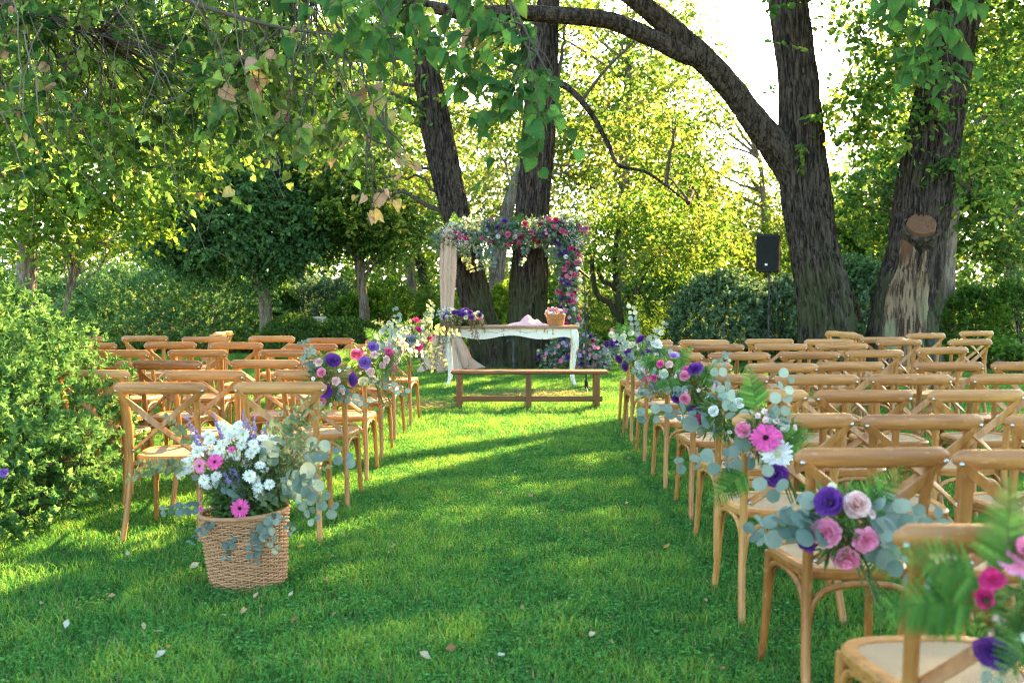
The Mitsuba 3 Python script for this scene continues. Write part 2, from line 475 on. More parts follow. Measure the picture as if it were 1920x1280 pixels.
PAL = {
    'gold': [(0.09, 0.18, 0.035), (0.15, 0.26, 0.045), (0.24, 0.32, 0.06), (0.33, 0.33, 0.075)],  # yellow leaves, lightened and desaturated to paint in hazy air
    'lime': [(0.10, 0.20, 0.025), (0.18, 0.31, 0.03), (0.34, 0.42, 0.05)],
    'mid': [(0.065, 0.15, 0.03), (0.11, 0.22, 0.04), (0.18, 0.30, 0.05)],
    'linden': [(0.06, 0.15, 0.035), (0.09, 0.20, 0.04), (0.14, 0.26, 0.045), (0.30, 0.36, 0.06)],
    'dark': [(0.055, 0.13, 0.05), (0.09, 0.19, 0.065), (0.14, 0.26, 0.08)],
    'box': [(0.07, 0.15, 0.04), (0.12, 0.23, 0.055), (0.20, 0.32, 0.07)],
    'blue': [(0.09, 0.16, 0.09), (0.14, 0.23, 0.12), (0.20, 0.30, 0.16)],
    'bush': [(0.055, 0.14, 0.045), (0.10, 0.22, 0.06), (0.18, 0.32, 0.095)],
    'ever': [(0.08, 0.18, 0.075), (0.12, 0.25, 0.09), (0.18, 0.33, 0.11)],
    'far': [(0.10, 0.16, 0.06), (0.17, 0.24, 0.08), (0.26, 0.31, 0.11)],  # leaf tones kept pale: distance haze is put into the colour
    'fern': [(0.06, 0.16, 0.035), (0.10, 0.24, 0.05), (0.17, 0.34, 0.07)],
    'euc': [(0.16, 0.235, 0.195), (0.23, 0.315, 0.265), (0.32, 0.40, 0.345)],
    'filler': [(0.06, 0.13, 0.035), (0.11, 0.20, 0.06), (0.20, 0.30, 0.10)],
}


def crown(parent, rng, C, rad, per, size, kind, palette, name='crown', bsdf='leaf', gap=True, **k):
    soft = gap == 'soft'
    if gap:
        C = C[sun_gap(rng, C, 0.85 if soft else 0.95)]
    P, D, N, S, col, ends = sprays(rng, C, rad, per, size, kind, palette, **k)
    if gap and not soft:
        q = sun_gap(rng, P)
        P, D, N, S, col = P[q], D[q], N[q], S[q], col[q]
    v, f, c = leaves(P, D, N, S, kind, col)
    put(parent, name, mikit.ply((v, f), bsdf, False, color=c), kind='stuff')
    return C, ends


def limbs(rng, mb, start, C, n, r0, sub=3, sides=5):
    """Limbs from the points of a trunk to some of the clumps, with side branches."""
    if len(C) == 0:
        return
    pick = C[rng.choice(len(C), min(n, len(C)), replace=False)]
    for b in pick:
        a = start[np.argmin(np.linalg.norm(start - b + [0, 0, 0.8], axis=1))]
        p, r = branch_path(rng, a, b, r0 * rng.uniform(0.6, 1.1), 0.012, 9, 0.2, 0.06)
        mb.add(*sweep(p, r, sides=sides, cap=False))
        near = C[np.argsort(np.linalg.norm(C - b, axis=1))[1:1 + sub * 3]]
        for e in near[rng.permutation(len(near))[:sub]]:
            q, rr = branch_path(rng, p[rng.integers(4, 8)], e, 0.014, 0.004, 6, 0.25)
            mb.add(*sweep(q, rr, sides=4, cap=False))


def tree(name, label, trunk, radii, ells, nclump, per, size, kind, palette, seed, barkname='bark', nlimb=10, rad=0.5, category='tree',
         group=None, gap=0.0, furrow=0.03, trunk_bsdf=None, around=24, droop=0.35, flare=0.3, cgap=True, bsdf='leaf', shell=2.2, gapscale=0.8, limb_r=0.06):
    rng = np.random.default_rng(seed)
    k = thing(name, label, category, group)
    v, m = bark_trunk(trunk, radii, around, 0.1, flare, furrow, seed)
    put(k, 'trunk', mikit.ply(m, barkname, True))
    C = ellipsoids(rng, ells, nclump, shell, gap, gapscale, seed)
    C, ends = crown(k, rng, C, rad, per, size, kind, palette, droop=droop, gap=cgap, bsdf=bsdf)
    mb = MB()
    P = spline(trunk, 20)
    limbs(rng, mb, P[8:], C, nlimb, limb_r)
    if mb.n:
        put(k, 'branches', mb.ply('twig_bark' if barkname == 'bark' else barkname, True))
    return k


def shrub(name, label, c, r, n, size, kind, palette, seed, category='shrub', group=None, bsdf='leaf', bump=0.22, up=0.7, stems=5, gap=True, per=10, power=2.0, core='dark'):
    """A rounded bush: leaves on short shoots all over a lumpy shell, twigs inside."""
    rng = np.random.default_rng(seed)
    k = thing(name, label, category, group)
    c, r = np.asarray(c, float), np.asarray(r, float)
    m = n // per
    d = norm(rng.normal(size=(m, 3)))
    d[:, 2] = np.where(d[:, 2] < -0.55, -d[:, 2], d[:, 2])
    sq = (np.abs(d) ** power).sum(1, keepdims=True) ** (-1 / power)
    lump = 1 + bump * (meshkit.fbm(d * 2.2 + seed, 3, seed) - 0.5) * 2
    depth = 1 - 0.30 * rng.random(m) ** 1.7
    C = c + d * sq * r * (lump * depth)[:, None]
    keep = C[:, 2] > 0.03
    C, d = C[keep], d[keep]
    if gap:
        q = sun_gap(rng, C)
        C, d = C[q], d[q]
    m = len(C)
    # shoots point outward
    a = norm(d + rng.normal(0, 0.45, d.shape) + [0, 0, 0.25])
    L = size * rng.uniform(1.2, 3.0, m)
    t = np.arange(per)[None] / per
    P = C[:, None] + a[:, None] * (L[:, None] * t)[..., None]
    phi = np.arange(per)[None] * 2.4 + rng.random((m, 1)) * 6
    e1 = norm(np.cross(a, [0.2, 0.1, 0.97]))
    e2 = np.cross(a, e1)
    rad = np.cos(phi)[..., None] * e1[:, None] + np.sin(phi)[..., None] * e2[:, None]
    D = rad * 0.8 + a[:, None] * 0.75 + rng.normal(0, 0.2, rad.shape)
    N = a[:, None] * 1.0 - rad * 0.6 + [0, 0, up * 0.6] + rng.normal(0, 0.2, rad.shape)
    tone = np.clip(meshkit.fbm(C * 1.7, 2, seed + 2) * 1.2 - 0.15 + rng.normal(0, 0.2, m), 0, 1)
    P, D, N = (x.reshape(-1, 3) for x in (P, D, N))
    S = size * rng.uniform(0.65, 1.2, len(P))
    v, f, col = leaves(P, D, N, S, kind, tint(rng, len(P), palette, np.repeat(tone, per)))
    put(k, 'foliage', mikit.ply((v, f), bsdf, False, color=col), kind='stuff')
    mb = MB()
    base = c * [1, 1, 0]
    for i in range(stems * 6):
        e = C[rng.integers(len(C))]
        s = base + rng.normal(0, 0.12, 3) * [r[0], r[1], 0] * 1.5 + [0, 0, -0.03]
        p, rr = branch_path(rng, s, s + (e - s) * 0.95, 0.022, 0.005, 7, 0.2)
        mb.add(*sweep(p, rr, sides=4, cap=False))
    put(k, 'stems', mb.ply('twig_bark', True))
    return k


def E(px, py, d, rx, ry, rz):
    return (at(px, py, d), (rx, ry, rz))


# ------------------------------------------------------------------ ground
def sheet(pts, z, n=1):
    import shapely.geometry as sg
    v, f = trimesh.creation.triangulate_polygon(sg.Polygon(pts), engine='earcut')
    return np.column_stack([v, np.full(len(v), z)]), f


labels['soil'] = {'kind': 'structure'}
scene['soil'] = mikit.ply(sheet([(-160, -40), (160, -40), (160, 260), (-160, 260)], -0.004), 'earth')

labels['lawn'] = {'kind': 'structure'}
edge = [(-7.5, -6), (12, -6), (12, 11), (9.5, 15.5), (7.6, 17.2), (5.5, 18.4), (2.5, 19.3), (0, 20.5), (-4, 21.3), (-8, 20.6), (-9.5, 17), (-7.5, 10), (-4.4, 9.2), (-3.1, 7.4), (-2.55, 5.6), (-2.9, 4.2), (-4.5, 3.4), (-7.5, 3)]
scene['lawn'] = mikit.ply(sheet(edge, 0.0), 'lawn_soil')


def inside(x, y):
    import shapely
    return shapely.contains_xy(shapely.Polygon(edge), x, y)


def grass_tile(seed, size, n, h0, h1, w, segs, clover=0):
    rng = np.random.default_rng(seed)
    x, y = rng.random(n) * size, rng.random(n) * size
    tuft = meshkit.fbm(np.column_stack([x * 6, y * 6, x * 0 + seed]), 2, seed)
    h = (h0 + (h1 - h0) * rng.random(n) ** 1.4) * (0.65 + 0.8 * tuft)
    a = rng.random(n) * 6.283
    lean = rng.uniform(0.15, 0.95, n) * h
    b = a + rng.normal(0, 0.9, n)
    dirx, diry = np.cos(b) * lean, np.sin(b) * lean
    sx, sy = np.cos(a + 1.57) * w / 2, np.sin(a + 1.57) * w / 2
    P = np.column_stack([x, y, x * 0 - 0.002])
    s = np.column_stack([sx, sy, sx * 0])
    mid = P + np.column_stack([dirx * 0.35, diry * 0.35, h * 0.62])
    tip = P + np.column_stack([dirx, diry, h * 0.95])
    if segs == 2:
        V = np.stack([P - s, P + s, mid - s * 0.8, mid + s * 0.8, tip], 1)
        f = np.array([[0, 1, 3], [0, 3, 2], [2, 3, 4]])
    else:
        V = np.stack([P - s, P + s, tip], 1)
        f = np.array([[0, 1, 2]])
    pal = np.array([(0.06, 0.20, 0.05), (0.12, 0.31, 0.06), (0.25, 0.42, 0.065)])
    t = np.clip(tuft * 1.3 - 0.2 + rng.normal(0, 0.25, n), 0, 0.999) * 2
    i = t.astype(int)
    c = pal[i] * (1 - (t - i))[:, None] + pal[i + 1] * (t - i)[:, None]
    c = np.where((rng.random(n) < 0.04)[:, None], (0.42, 0.36, 0.17), c) * np.exp(rng.normal(0, 0.15, (n, 1)))
    F_ = f[None] + (np.arange(n) * V.shape[1])[:, None, None]
    mb = MB().add(V.reshape(-1, 3), F_.reshape(-1, 3), np.repeat(c, V.shape[1], 0))
    if clover:                                     # low clover-like leaflets
        cx = rng.random((clover // 9, 2)) * size
        q = (cx[:, None] + rng.normal(0, 0.03, (len(cx), 9, 2))).reshape(-1, 2)
        Pq = np.column_stack([q, rng.uniform(0.02, 0.04, len(q))])
        D = np.column_stack([rng.normal(size=(len(q), 2)), np.zeros(len(q))])
        col = tint(rng, len(q), [(0.075, 0.25, 0.06), (0.13, 0.35, 0.08)], None, 0.2)
        mb.add(*leaves(Pq, D, rng.normal(0, 0.35, Pq.shape) + [0, 0, 1], rng.uniform(0.014, 0.027, len(q)), 'oval', col))
    return mb.ply('grass_blade', False, True)


rng = np.random.default_rng(11)
for i in range(4):
    scene[f'near_turf_{i}'] = {'type': 'shapegroup', 'blades': grass_tile(20 + i, 1.0, 7500, 0.03, 0.062, 0.0042, 2, (2800, 500, 1500, 0)[i])}
    scene[f'far_turf_{i}'] = {'type': 'shapegroup', 'blades': grass_tile(40 + i, 1.0, 3600, 0.03, 0.06, 0.0085, 1, 300)}
labels['grass'] = {'label': 'mown green lawn grass with patches of clover', 'category': 'grass', 'kind': 'stuff'}
g = 0
for y in range(1, 22):
    for x in range(-13, 12):
        cx, cy = x + 0.5, y + 0.5
        if abs(cx) > 0.53 * cy + 1.2 or not inside(cx, cy):
            continue
        r = int(rng.integers(4))
        fam = 'near_turf' if cy < 9.2 else 'far_turf'
        clov = meshkit.fbm(np.array([[cx * 0.45, cy * 0.45, 3.0]]), 2, 8)[0]
        i = (0 if clov > 0.52 else 2 if clov > 0.44 else 1 if rng.random() < 0.5 else 3)
        m = T().translate([cx, cy, 0]).rotate([0, 0, 1], 90 * r).translate([-0.5, -0.5, 0])
        g += 1
        scene[f'grass__{g:03d}'] = {'type': 'instance', 'to_world': m, 'group': {'type': 'ref', 'id': f'{fam}_{i}'}}

# ------------------------------------------------------------------ the large trees
rng = np.random.default_rng(5)
DT = 15.3


def big_tree(name, label, paths, crown_ells, nclump, palette, seed, per=26, size=0.105, rad=0.5, nlimb=14, flare=0.35, extra=None, gap=0.0, cgap=True, twigs_from=None, droop=0.35, gapscale=0.8):
    """paths: first the trunk, then its great limbs, each [(pixel x, pixel y, distance, radius), ...]."""
    rng = np.random.default_rng(seed)
    k = thing(name, label, 'tree')
    starts, grid = [], None
    for j, path in enumerate(paths):
        P = [at(a, b, d) for a, b, d, _ in path]
        if j == 0:
            P[0][2] = -0.05
        R = [q[3] for q in path]
        grd, m = bark_trunk(P, R, 132 if j == 0 else 72, 0.04, flare if j == 0 else 0, 0.065 if j == 0 else 0.05, seed + j)
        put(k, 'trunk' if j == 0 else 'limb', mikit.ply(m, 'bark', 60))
        grid = grd if j == 0 else grid
        starts.append(spline(P, 24)[10:] if j == 0 else spline(P, 24))
    C = ellipsoids(rng, crown_ells, nclump, gap=gap, seed=seed, gapscale=gapscale)
    C, ends = crown(k, rng, C, rad, per, size, 'oval4', palette, gap=cgap, droop=droop)
    mb = MB()
    limbs(rng, mb, np.vstack(starts), C, nlimb, 0.055)
    put(k, 'branches', mb.ply('twig_bark', True))
    return k, grid


# right pair
tA, _ = big_tree('shade_tree', 'forked dark-barked tree with a long bare limb arching left over the lawn',
                 [[(1552, 690, DT, 0.47), (1549, 593, DT, 0.40), (1526, 464, DT, 0.36), (1508, 330, DT, 0.35), (1496, 155, DT, 0.285), (1478, 0, DT, 0.27), (1470, -160, DT, 0.22), (1490, -330, DT, 0.14)],
                  [(1500, 345, DT, 0.26), (1462, 285, DT - 0.1, 0.24), (1422, 235, DT - 0.3, 0.20), (1370, 165, DT - 0.5, 0.18), (1313, 105, DT - 0.7, 0.17), (1231, 31, DT - 1.0, 0.14), (1120, -50, DT - 1.4, 0.10), (960, -140, DT - 2, 0.05)],
                  [(1318, 110, DT - 0.65, 0.13), (1286, 102, DT - 0.8, 0.13), (1214, 68, DT - 1.0, 0.12), (1141, 39, DT - 1.2, 0.115), (1044, 29, DT - 1.5, 0.11), (972, 24, DT - 1.7, 0.10), (870, 24, DT - 2.0, 0.09), (770, 5, DT - 2.4, 0.06)]],
                 [((4.7, 14.2, 8.6), (3.6, 3.6, 2.2)), ((6.9, 15.5, 7.4), (2.6, 3.0, 1.7)), ((7.2, 12.2, 8.0), (3.2, 3.0, 2.2)), E(1600, 190, 15.0, 0.7, 0.6, 0.6), E(1400, 70, 14.6, 0.45, 0.4, 0.5), E(1345, 45, 14.4, 0.45, 0.3, 0.4), E(1430, 20, 14.6, 0.4, 0.3, 0.3), E(1415, 165, 14.7, 0.3, 0.3, 0.2), E(1500, 250, 14.8, 0.25, 0.2, 0.2), ((4.2, 11.6, 7.2), (2.4, 2.4, 1.3))], 1800, PAL['linden'], 101)
labels[tA + '__limb'] = {'label': 'thick bare limb rising left out of the fork'}
tB, gridB = big_tree('shade_tree', 'leaning tree on the right with a sawn-off stump and bare scar on its trunk',
                     [[(1686, 700, DT, 0.60), (1695, 593, DT, 0.47), (1717, 464, DT, 0.41), (1741, 309, DT, 0.385), (1767, 155, DT, 0.36), (1794, 0, DT, 0.345), (1825, -170, DT, 0.28), (1850, -320, DT, 0.18)]],
                     [((8.6, 15.4, 8.4), (3.6, 3.6, 2.2)), ((9.0, 17.5, 6.6), (2.0, 2.2, 1.8)), E(1680, 190, 14.8, 0.85, 0.7, 0.85), E(1660, 60, 14.9, 0.9, 0.8, 0.6), E(1850, 330, 15.0, 0.7, 0.6, 0.9), E(1880, 150, 15.4, 0.9, 1.0, 1.2), E(1630, 130, 14.9, 0.45, 0.5, 0.9), E(1640, 260, 14.9, 0.4, 0.5, 0.4)], 1260, PAL['linden'], 102, flare=0.3)

# scar and stump of the second tree: a strip of the trunk's own surface, stood proud of the bark
n_al, n_ar = gridB.shape[:2]
cen = gridB.mean(1)
face = np.argmin(np.linalg.norm(gridB[:, :] - np.array([0, 0, CAM_H]), axis=2), axis=1)
face = np.full(len(face), np.median(face[:60]))
zc = cen[:, 2]
rows = [i for i in range(n_al) if 0.25 < zc[i] < 2.3]
loops = []
K = 33
for i in rows:
    z = zc[i]
    w = np.interp(z, [0.25, 0.8, 1.5, 2.0, 2.3], [0.22, 0.34, 0.36, 0.32, 0.2]) / 0.44
    f0 = face[i] + np.interp(z, [0.25, 2.3], [-1.8, 2.7])
    w *= 0.85 + 0.5 * meshkit.noise(np.array([[z * 2.3, 1.0, 0.0]]), 3)[0]
    ang = np.linspace(-17.4 * w, 17.4 * w, K) + f0
    j0 = np.floor(ang).astype(int)
    t = (ang - j0)[:, None]
    p = gridB[i, j0 % n_ar] * (1 - t) + gridB[i, (j0 + 1) % n_ar] * t
    out = norm(p - cen[i]) * [1, 1, 0]
    e = np.abs(np.linspace(-1, 1, K))
    mean_r = np.linalg.norm((p - cen[i]) * [1, 1, 0], axis=1).mean()
    q = np.stack([np.linspace(-1, 1, K) * 4 * w + 40, np.full(K, z * 1.5), np.zeros(K)], 1)
    rid = 1 - np.abs(2 * meshkit.fbm(q, 3, 31) - 1) * 2
    hole = np.exp(-((z - 1.85) / 0.22) ** 2) * np.exp(-((np.linspace(-1, 1, K) + 0.35) / 0.3) ** 2)
    R = mean_r + 0.015 + 0.05 * rid - 0.10 * hole + 0.03 * (1 - e ** 2) - 0.14 * np.clip((e - 0.72) / 0.28, 0, 1) ** 1.5
    loops.append(cen[i] + out * R[:, None])
V = np.array(loops)
i, j = np.meshgrid(np.arange(len(rows) - 1), np.arange(K - 1), indexing='ij')
q = np.stack([i * K + j, i * K + j + 1, (i + 1) * K + j + 1, (i + 1) * K + j], -1).reshape(-1, 4)
put(tB, 'scar', mikit.ply((V.reshape(-1, 3), np.vstack([q[:, [0, 1, 2]], q[:, [0, 2, 3]]])), 'heartwood', True), label='pale barkless scar running down the trunk below the stump')
ax = norm(np.array([-0.12, -0.72, 0.62]))
rngs = np.random.default_rng(9)


def ring(c, r, ax, n=28, amp=0.06, seed=0):
    s = norm(np.cross(ax, [0, 0, 1.0]))
    w = np.cross(s, ax)
    th = np.arange(n) / n * 6.2832
    R = r * (1 + amp * 2 * (meshkit.fbm(np.stack([np.cos(th) * 1.5, np.sin(th) * 1.5, th * 0 + seed], 1), 2, seed) - 0.5))
    return np.asarray(c) + R[:, None] * (np.cos(th)[:, None] * s + np.sin(th)[:, None] * w)


sc = STUMP
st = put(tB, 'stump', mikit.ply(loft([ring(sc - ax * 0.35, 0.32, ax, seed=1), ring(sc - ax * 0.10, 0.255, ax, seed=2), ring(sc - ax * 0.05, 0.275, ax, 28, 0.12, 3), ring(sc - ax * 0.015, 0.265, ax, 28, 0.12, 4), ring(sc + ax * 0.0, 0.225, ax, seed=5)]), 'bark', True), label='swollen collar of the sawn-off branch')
put(st, 'cut_end', mikit.ply(loft([ring(sc - ax * 0.03, 0.215, ax, seed=6), ring(sc + ax * 0.055, 0.205, ax, seed=6), ring(sc + ax * 0.07, 0.19, ax, seed=6)], cap_last=True), 'cut_wood', 30), label='round reddish sawn face')

# centre pair
DC = 17.4
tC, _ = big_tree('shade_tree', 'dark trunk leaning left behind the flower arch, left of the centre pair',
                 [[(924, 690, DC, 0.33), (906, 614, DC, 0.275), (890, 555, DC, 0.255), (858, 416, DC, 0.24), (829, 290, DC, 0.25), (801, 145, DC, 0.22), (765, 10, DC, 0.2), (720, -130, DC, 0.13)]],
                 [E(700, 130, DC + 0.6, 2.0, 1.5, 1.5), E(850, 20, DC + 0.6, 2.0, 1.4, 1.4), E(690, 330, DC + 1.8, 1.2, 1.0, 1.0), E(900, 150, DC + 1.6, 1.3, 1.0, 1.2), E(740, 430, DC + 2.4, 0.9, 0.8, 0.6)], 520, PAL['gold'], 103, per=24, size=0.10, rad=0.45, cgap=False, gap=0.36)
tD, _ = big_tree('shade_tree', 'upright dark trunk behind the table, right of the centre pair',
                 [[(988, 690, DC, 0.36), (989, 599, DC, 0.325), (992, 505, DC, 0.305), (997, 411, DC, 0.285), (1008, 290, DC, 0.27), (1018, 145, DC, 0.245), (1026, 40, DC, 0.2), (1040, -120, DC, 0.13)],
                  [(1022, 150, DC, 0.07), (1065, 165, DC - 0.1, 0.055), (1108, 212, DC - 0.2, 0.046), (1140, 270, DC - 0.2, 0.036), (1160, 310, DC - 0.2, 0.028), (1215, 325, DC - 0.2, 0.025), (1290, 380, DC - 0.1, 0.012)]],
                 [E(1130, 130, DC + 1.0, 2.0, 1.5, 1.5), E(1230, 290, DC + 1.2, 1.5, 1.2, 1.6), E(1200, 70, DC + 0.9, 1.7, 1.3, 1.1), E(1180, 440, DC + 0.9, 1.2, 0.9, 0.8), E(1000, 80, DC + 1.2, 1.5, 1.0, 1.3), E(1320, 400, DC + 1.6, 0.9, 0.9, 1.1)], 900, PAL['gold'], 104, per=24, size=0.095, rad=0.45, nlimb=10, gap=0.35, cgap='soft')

# ------------------------------------------------------------------ the smaller trees behind
def px_path(pts):
    P = [at(a, b, d) for a, b, d in pts]
    P[0][2] = -0.05
    return P


tree('evergreen_tree', 'dense dark green round-crowned evergreen behind the left chairs', px_path([(503, 650, 20), (497, 580, 20), (487, 520, 20), (470, 440, 20), (455, 380, 20)]), [0.14, 0.12, 0.12, 0.09, 0.06],
     [E(430, 400, 20, 1.75, 1.3, 1.35), E(335, 440, 19.7, 0.9, 0.8, 0.7), E(520, 430, 19.8, 0.85, 0.8, 0.9), E(430, 300, 20.3, 1.3, 1.0, 0.9)], 1500, 36, 0.10, 'oval', PAL['ever'], 201, 'pale_bark', 12, 0.34, droop=0.5, cgap=False, bsdf='glossy_leaf', shell=2.8)
tree('evergreen_tree', 'slender-trunked dark evergreen standing between the round tree and the arch', px_path([(686, 640, 20.5), (683, 580, 20.5), (676, 520, 20.5), (668, 460, 20.5), (655, 390, 20.5)]), [0.105, 0.1, 0.095, 0.08, 0.05],
     [E(640, 370, 20.5, 1.2, 1.0, 1.1), E(560, 300, 20.8, 1.1, 1.0, 1.0), E(720, 400, 20.4, 0.9, 0.8, 0.9), E(600, 440, 20.6, 0.7, 0.7, 0.5)], 1000, 32, 0.095, 'oval', PAL['ever'][:2] + PAL['mid'], 202, 'pale_bark', 12, 0.36, droop=0.5, cgap=False, shell=2.6)
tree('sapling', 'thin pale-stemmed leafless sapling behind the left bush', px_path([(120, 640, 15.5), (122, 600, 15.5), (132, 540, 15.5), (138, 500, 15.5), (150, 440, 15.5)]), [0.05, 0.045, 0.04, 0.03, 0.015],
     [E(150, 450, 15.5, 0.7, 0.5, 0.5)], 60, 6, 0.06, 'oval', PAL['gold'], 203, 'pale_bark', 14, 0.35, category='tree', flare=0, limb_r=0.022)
tree('broadleaf_tree', 'yellow-green tree filling the left edge above the sunlit bush', px_path([(45, 650, 15), (48, 540, 15), (50, 400, 15), (20, 200, 15), (0, 60, 15)]), [0.16, 0.14, 0.13, 0.1, 0.06],
     [E(60, 260, 14.5, 1.9, 1.3, 1.2), E(210, 330, 14.6, 1.5, 1.2, 1.0), E(120, 400, 14.4, 1.5, 1.1, 0.6), E(330, 180, 15.2, 1.6, 1.3, 1.3), E(90, 90, 15.3, 2.2, 1.3, 1.2), E(260, 60, 15.5, 1.8, 1.2, 1.2)], 1100, 26, 0.095, 'oval4', PAL['mid'][1:] + PAL['lime'] + PAL['gold'][1:2], 204, 'pale_bark', 14, 0.45, gap=0.3, cgap=False)
tree('broadleaf_tree', 'mid green tree rising behind the two evergreens', px_path([(560, 660, 25), (565, 500, 25), (560, 300, 25), (550, 100, 25)]), [0.16, 0.13, 0.1, 0.06],
     [E(500, 220, 25, 2.4, 1.5, 1.8), E(650, 120, 25, 2.4, 1.5, 1.8), E(430, 80, 25, 2.4, 1.5, 1.8), E(700, 280, 26, 2.0, 1.5, 1.8)], 700, 22, 0.13, 'oval4', PAL['mid'] + PAL['lime'], 205, 'pale_bark', 12, 0.6, gap=0.25, cgap=False)
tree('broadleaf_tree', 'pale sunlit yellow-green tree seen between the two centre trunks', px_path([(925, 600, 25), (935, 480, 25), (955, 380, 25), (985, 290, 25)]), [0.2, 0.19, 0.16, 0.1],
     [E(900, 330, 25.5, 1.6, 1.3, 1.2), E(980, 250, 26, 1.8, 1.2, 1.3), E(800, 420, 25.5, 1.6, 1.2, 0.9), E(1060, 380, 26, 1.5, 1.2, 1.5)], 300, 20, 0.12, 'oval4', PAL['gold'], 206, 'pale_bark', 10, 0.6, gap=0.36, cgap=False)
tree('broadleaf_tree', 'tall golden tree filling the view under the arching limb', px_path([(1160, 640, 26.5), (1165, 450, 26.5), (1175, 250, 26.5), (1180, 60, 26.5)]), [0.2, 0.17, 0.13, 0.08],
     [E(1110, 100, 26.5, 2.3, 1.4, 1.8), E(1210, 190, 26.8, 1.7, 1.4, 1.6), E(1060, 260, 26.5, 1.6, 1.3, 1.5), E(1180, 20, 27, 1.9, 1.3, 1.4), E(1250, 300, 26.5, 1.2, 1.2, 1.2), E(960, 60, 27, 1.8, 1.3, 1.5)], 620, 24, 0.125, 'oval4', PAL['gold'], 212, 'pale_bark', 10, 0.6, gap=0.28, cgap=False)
k = thing('multi_stemmed_tree', 'small tree with several crooked brown stems right of the arch', 'tree')
rng = np.random.default_rng(207)
for pts, r in (([(1168, 612, 20), (1150, 580, 20), (1122, 555, 20), (1112, 522, 20), (1110, 470, 20)], 0.075), ([(1168, 612, 20), (1160, 572, 20), (1150, 538, 20), (1130, 525, 20), (1118, 500, 20)], 0.065),
               ([(1172, 612, 20), (1160, 570, 20), (1155, 530, 20), (1152, 480, 20), (1160, 430, 20)], 0.075), ([(1178, 612, 20), (1188, 570, 20), (1198, 535, 20), (1215, 490, 20)], 0.085)):
    P = px_path(pts)
    put(k, 'stem', mikit.ply(bark_trunk(P, np.linspace(r, r * 0.55, len(P)), 16, 0.08, 0.1, 0.012, 3)[1], 'bark', True))
C = ellipsoids(rng, [E(1170, 440, 20, 1.3, 1.0, 0.7), E(1290, 470, 20.5, 1.2, 1.0, 0.6), E(1230, 400, 20.6, 1.4, 1.0, 0.8)], 330, gap=0.25, seed=7)
crown(k, rng, C, 0.42, 24, 0.085, 'oval4', PAL['mid'] + PAL['lime'], gap=False)
tree('broadleaf_tree', 'light thin-leaved tree behind the loudspeaker', px_path([(1440, 640, 27), (1438, 480, 27), (1432, 380, 27), (1425, 300, 27)]), [0.12, 0.1, 0.08, 0.05],
     [E(1430, 400, 27, 1.7, 1.3, 1.3), E(1340, 360, 27, 1.6, 1.3, 1.2), E(1480, 470, 26.5, 1.4, 1.2, 1.0), E(1390, 470, 26.5, 1.6, 1.2, 0.9), E(1300, 300, 27.5, 1.3, 1.2, 1.2), E(1345, 210, 27.5, 1.0, 1.0, 1.1), E(1300, 90, 27.5, 0.8, 1.0, 1.0)], 640, 20, 0.11, 'oval4', PAL['lime'] + PAL['gold'], 208, 'pale_bark', 12, 0.55, gap=0.27, cgap=False)
tree('broadleaf_tree', 'dark green tree with a smooth straight trunk right of the scarred tree', px_path([(1775, 650, 19), (1776, 560, 19), (1779, 480, 19), (1790, 380, 19), (1800, 260, 19)]), [0.15, 0.14, 0.13, 0.1, 0.06],
     [E(1850, 400, 19.5, 1.5, 1.2, 0.9), E(1790, 330, 19.8, 1.4, 1.2, 1.0), E(1900, 250, 19.6, 1.6, 1.3, 1.3), E(1650, 380, 20.2, 1.1, 1.0, 1.0), E(1900, 480, 19.2, 0.7, 0.7, 0.35)], 720, 24, 0.105, 'oval4', PAL['dark'][1:] + PAL['linden'], 209, 'pale_bark', 12, 0.45, cgap=False)
tree('broadleaf_tree', 'tall yellowing tree in the top right corner', px_path([(1900, 640, 23), (1900, 450, 23), (1890, 250, 23), (1880, 60, 23)]), [0.2, 0.16, 0.12, 0.08],
     [E(1860, 200, 23, 2.3, 1.5, 1.6), E(1900, 40, 23, 2.4, 1.5, 1.6), E(1700, 130, 23.5, 1.5, 1.4, 1.7), E(1680, 330, 23.5, 1.4, 1.3, 1.2)], 620, 22, 0.125, 'oval4', PAL['lime'] + PAL['gold'], 210, 'pale_bark', 12, 0.6, gap=0.25, cgap=False)
tree('broadleaf_tree', 'bushy mid green tree low behind the gap between the right pair', px_path([(1610, 640, 23), (1612, 540, 23), (1606, 450, 23), (1600, 380, 23)]), [0.12, 0.1, 0.08, 0.05],
     [E(1600, 430, 23, 1.0, 1.0, 1.1), E(1560, 480, 23.2, 0.9, 0.9, 0.9), E(1640, 460, 22.8, 0.9, 0.9, 1.2)], 330, 24, 0.11, 'oval4', PAL['mid'] + PAL['lime'][:2], 211, 'pale_bark', 8, 0.45, cgap=False)
# ------------------------------------------------------------------ shrubs, hedges, ground cover
def S(px, py, d, rx, ry, rz):
    c = at(px, py, d)
    return c, (rx, ry, rz)


def shrub_px(name, label, px, top, d, wpx, n, size, kind, pal, seed, ry=None, **k):
    """A bush standing on the ground: its middle, top edge and width as the photo shows them at distance d."""
    h = at(px, top, d)[2]
    rx = wpx / 2 * d / F
    c = at(px, top, d)
    c[2] = h * 0.42
    return shrub(name, label, c, (rx, ry or rx * 0.9, h * 0.58), n, size, kind, pal, seed, **k)


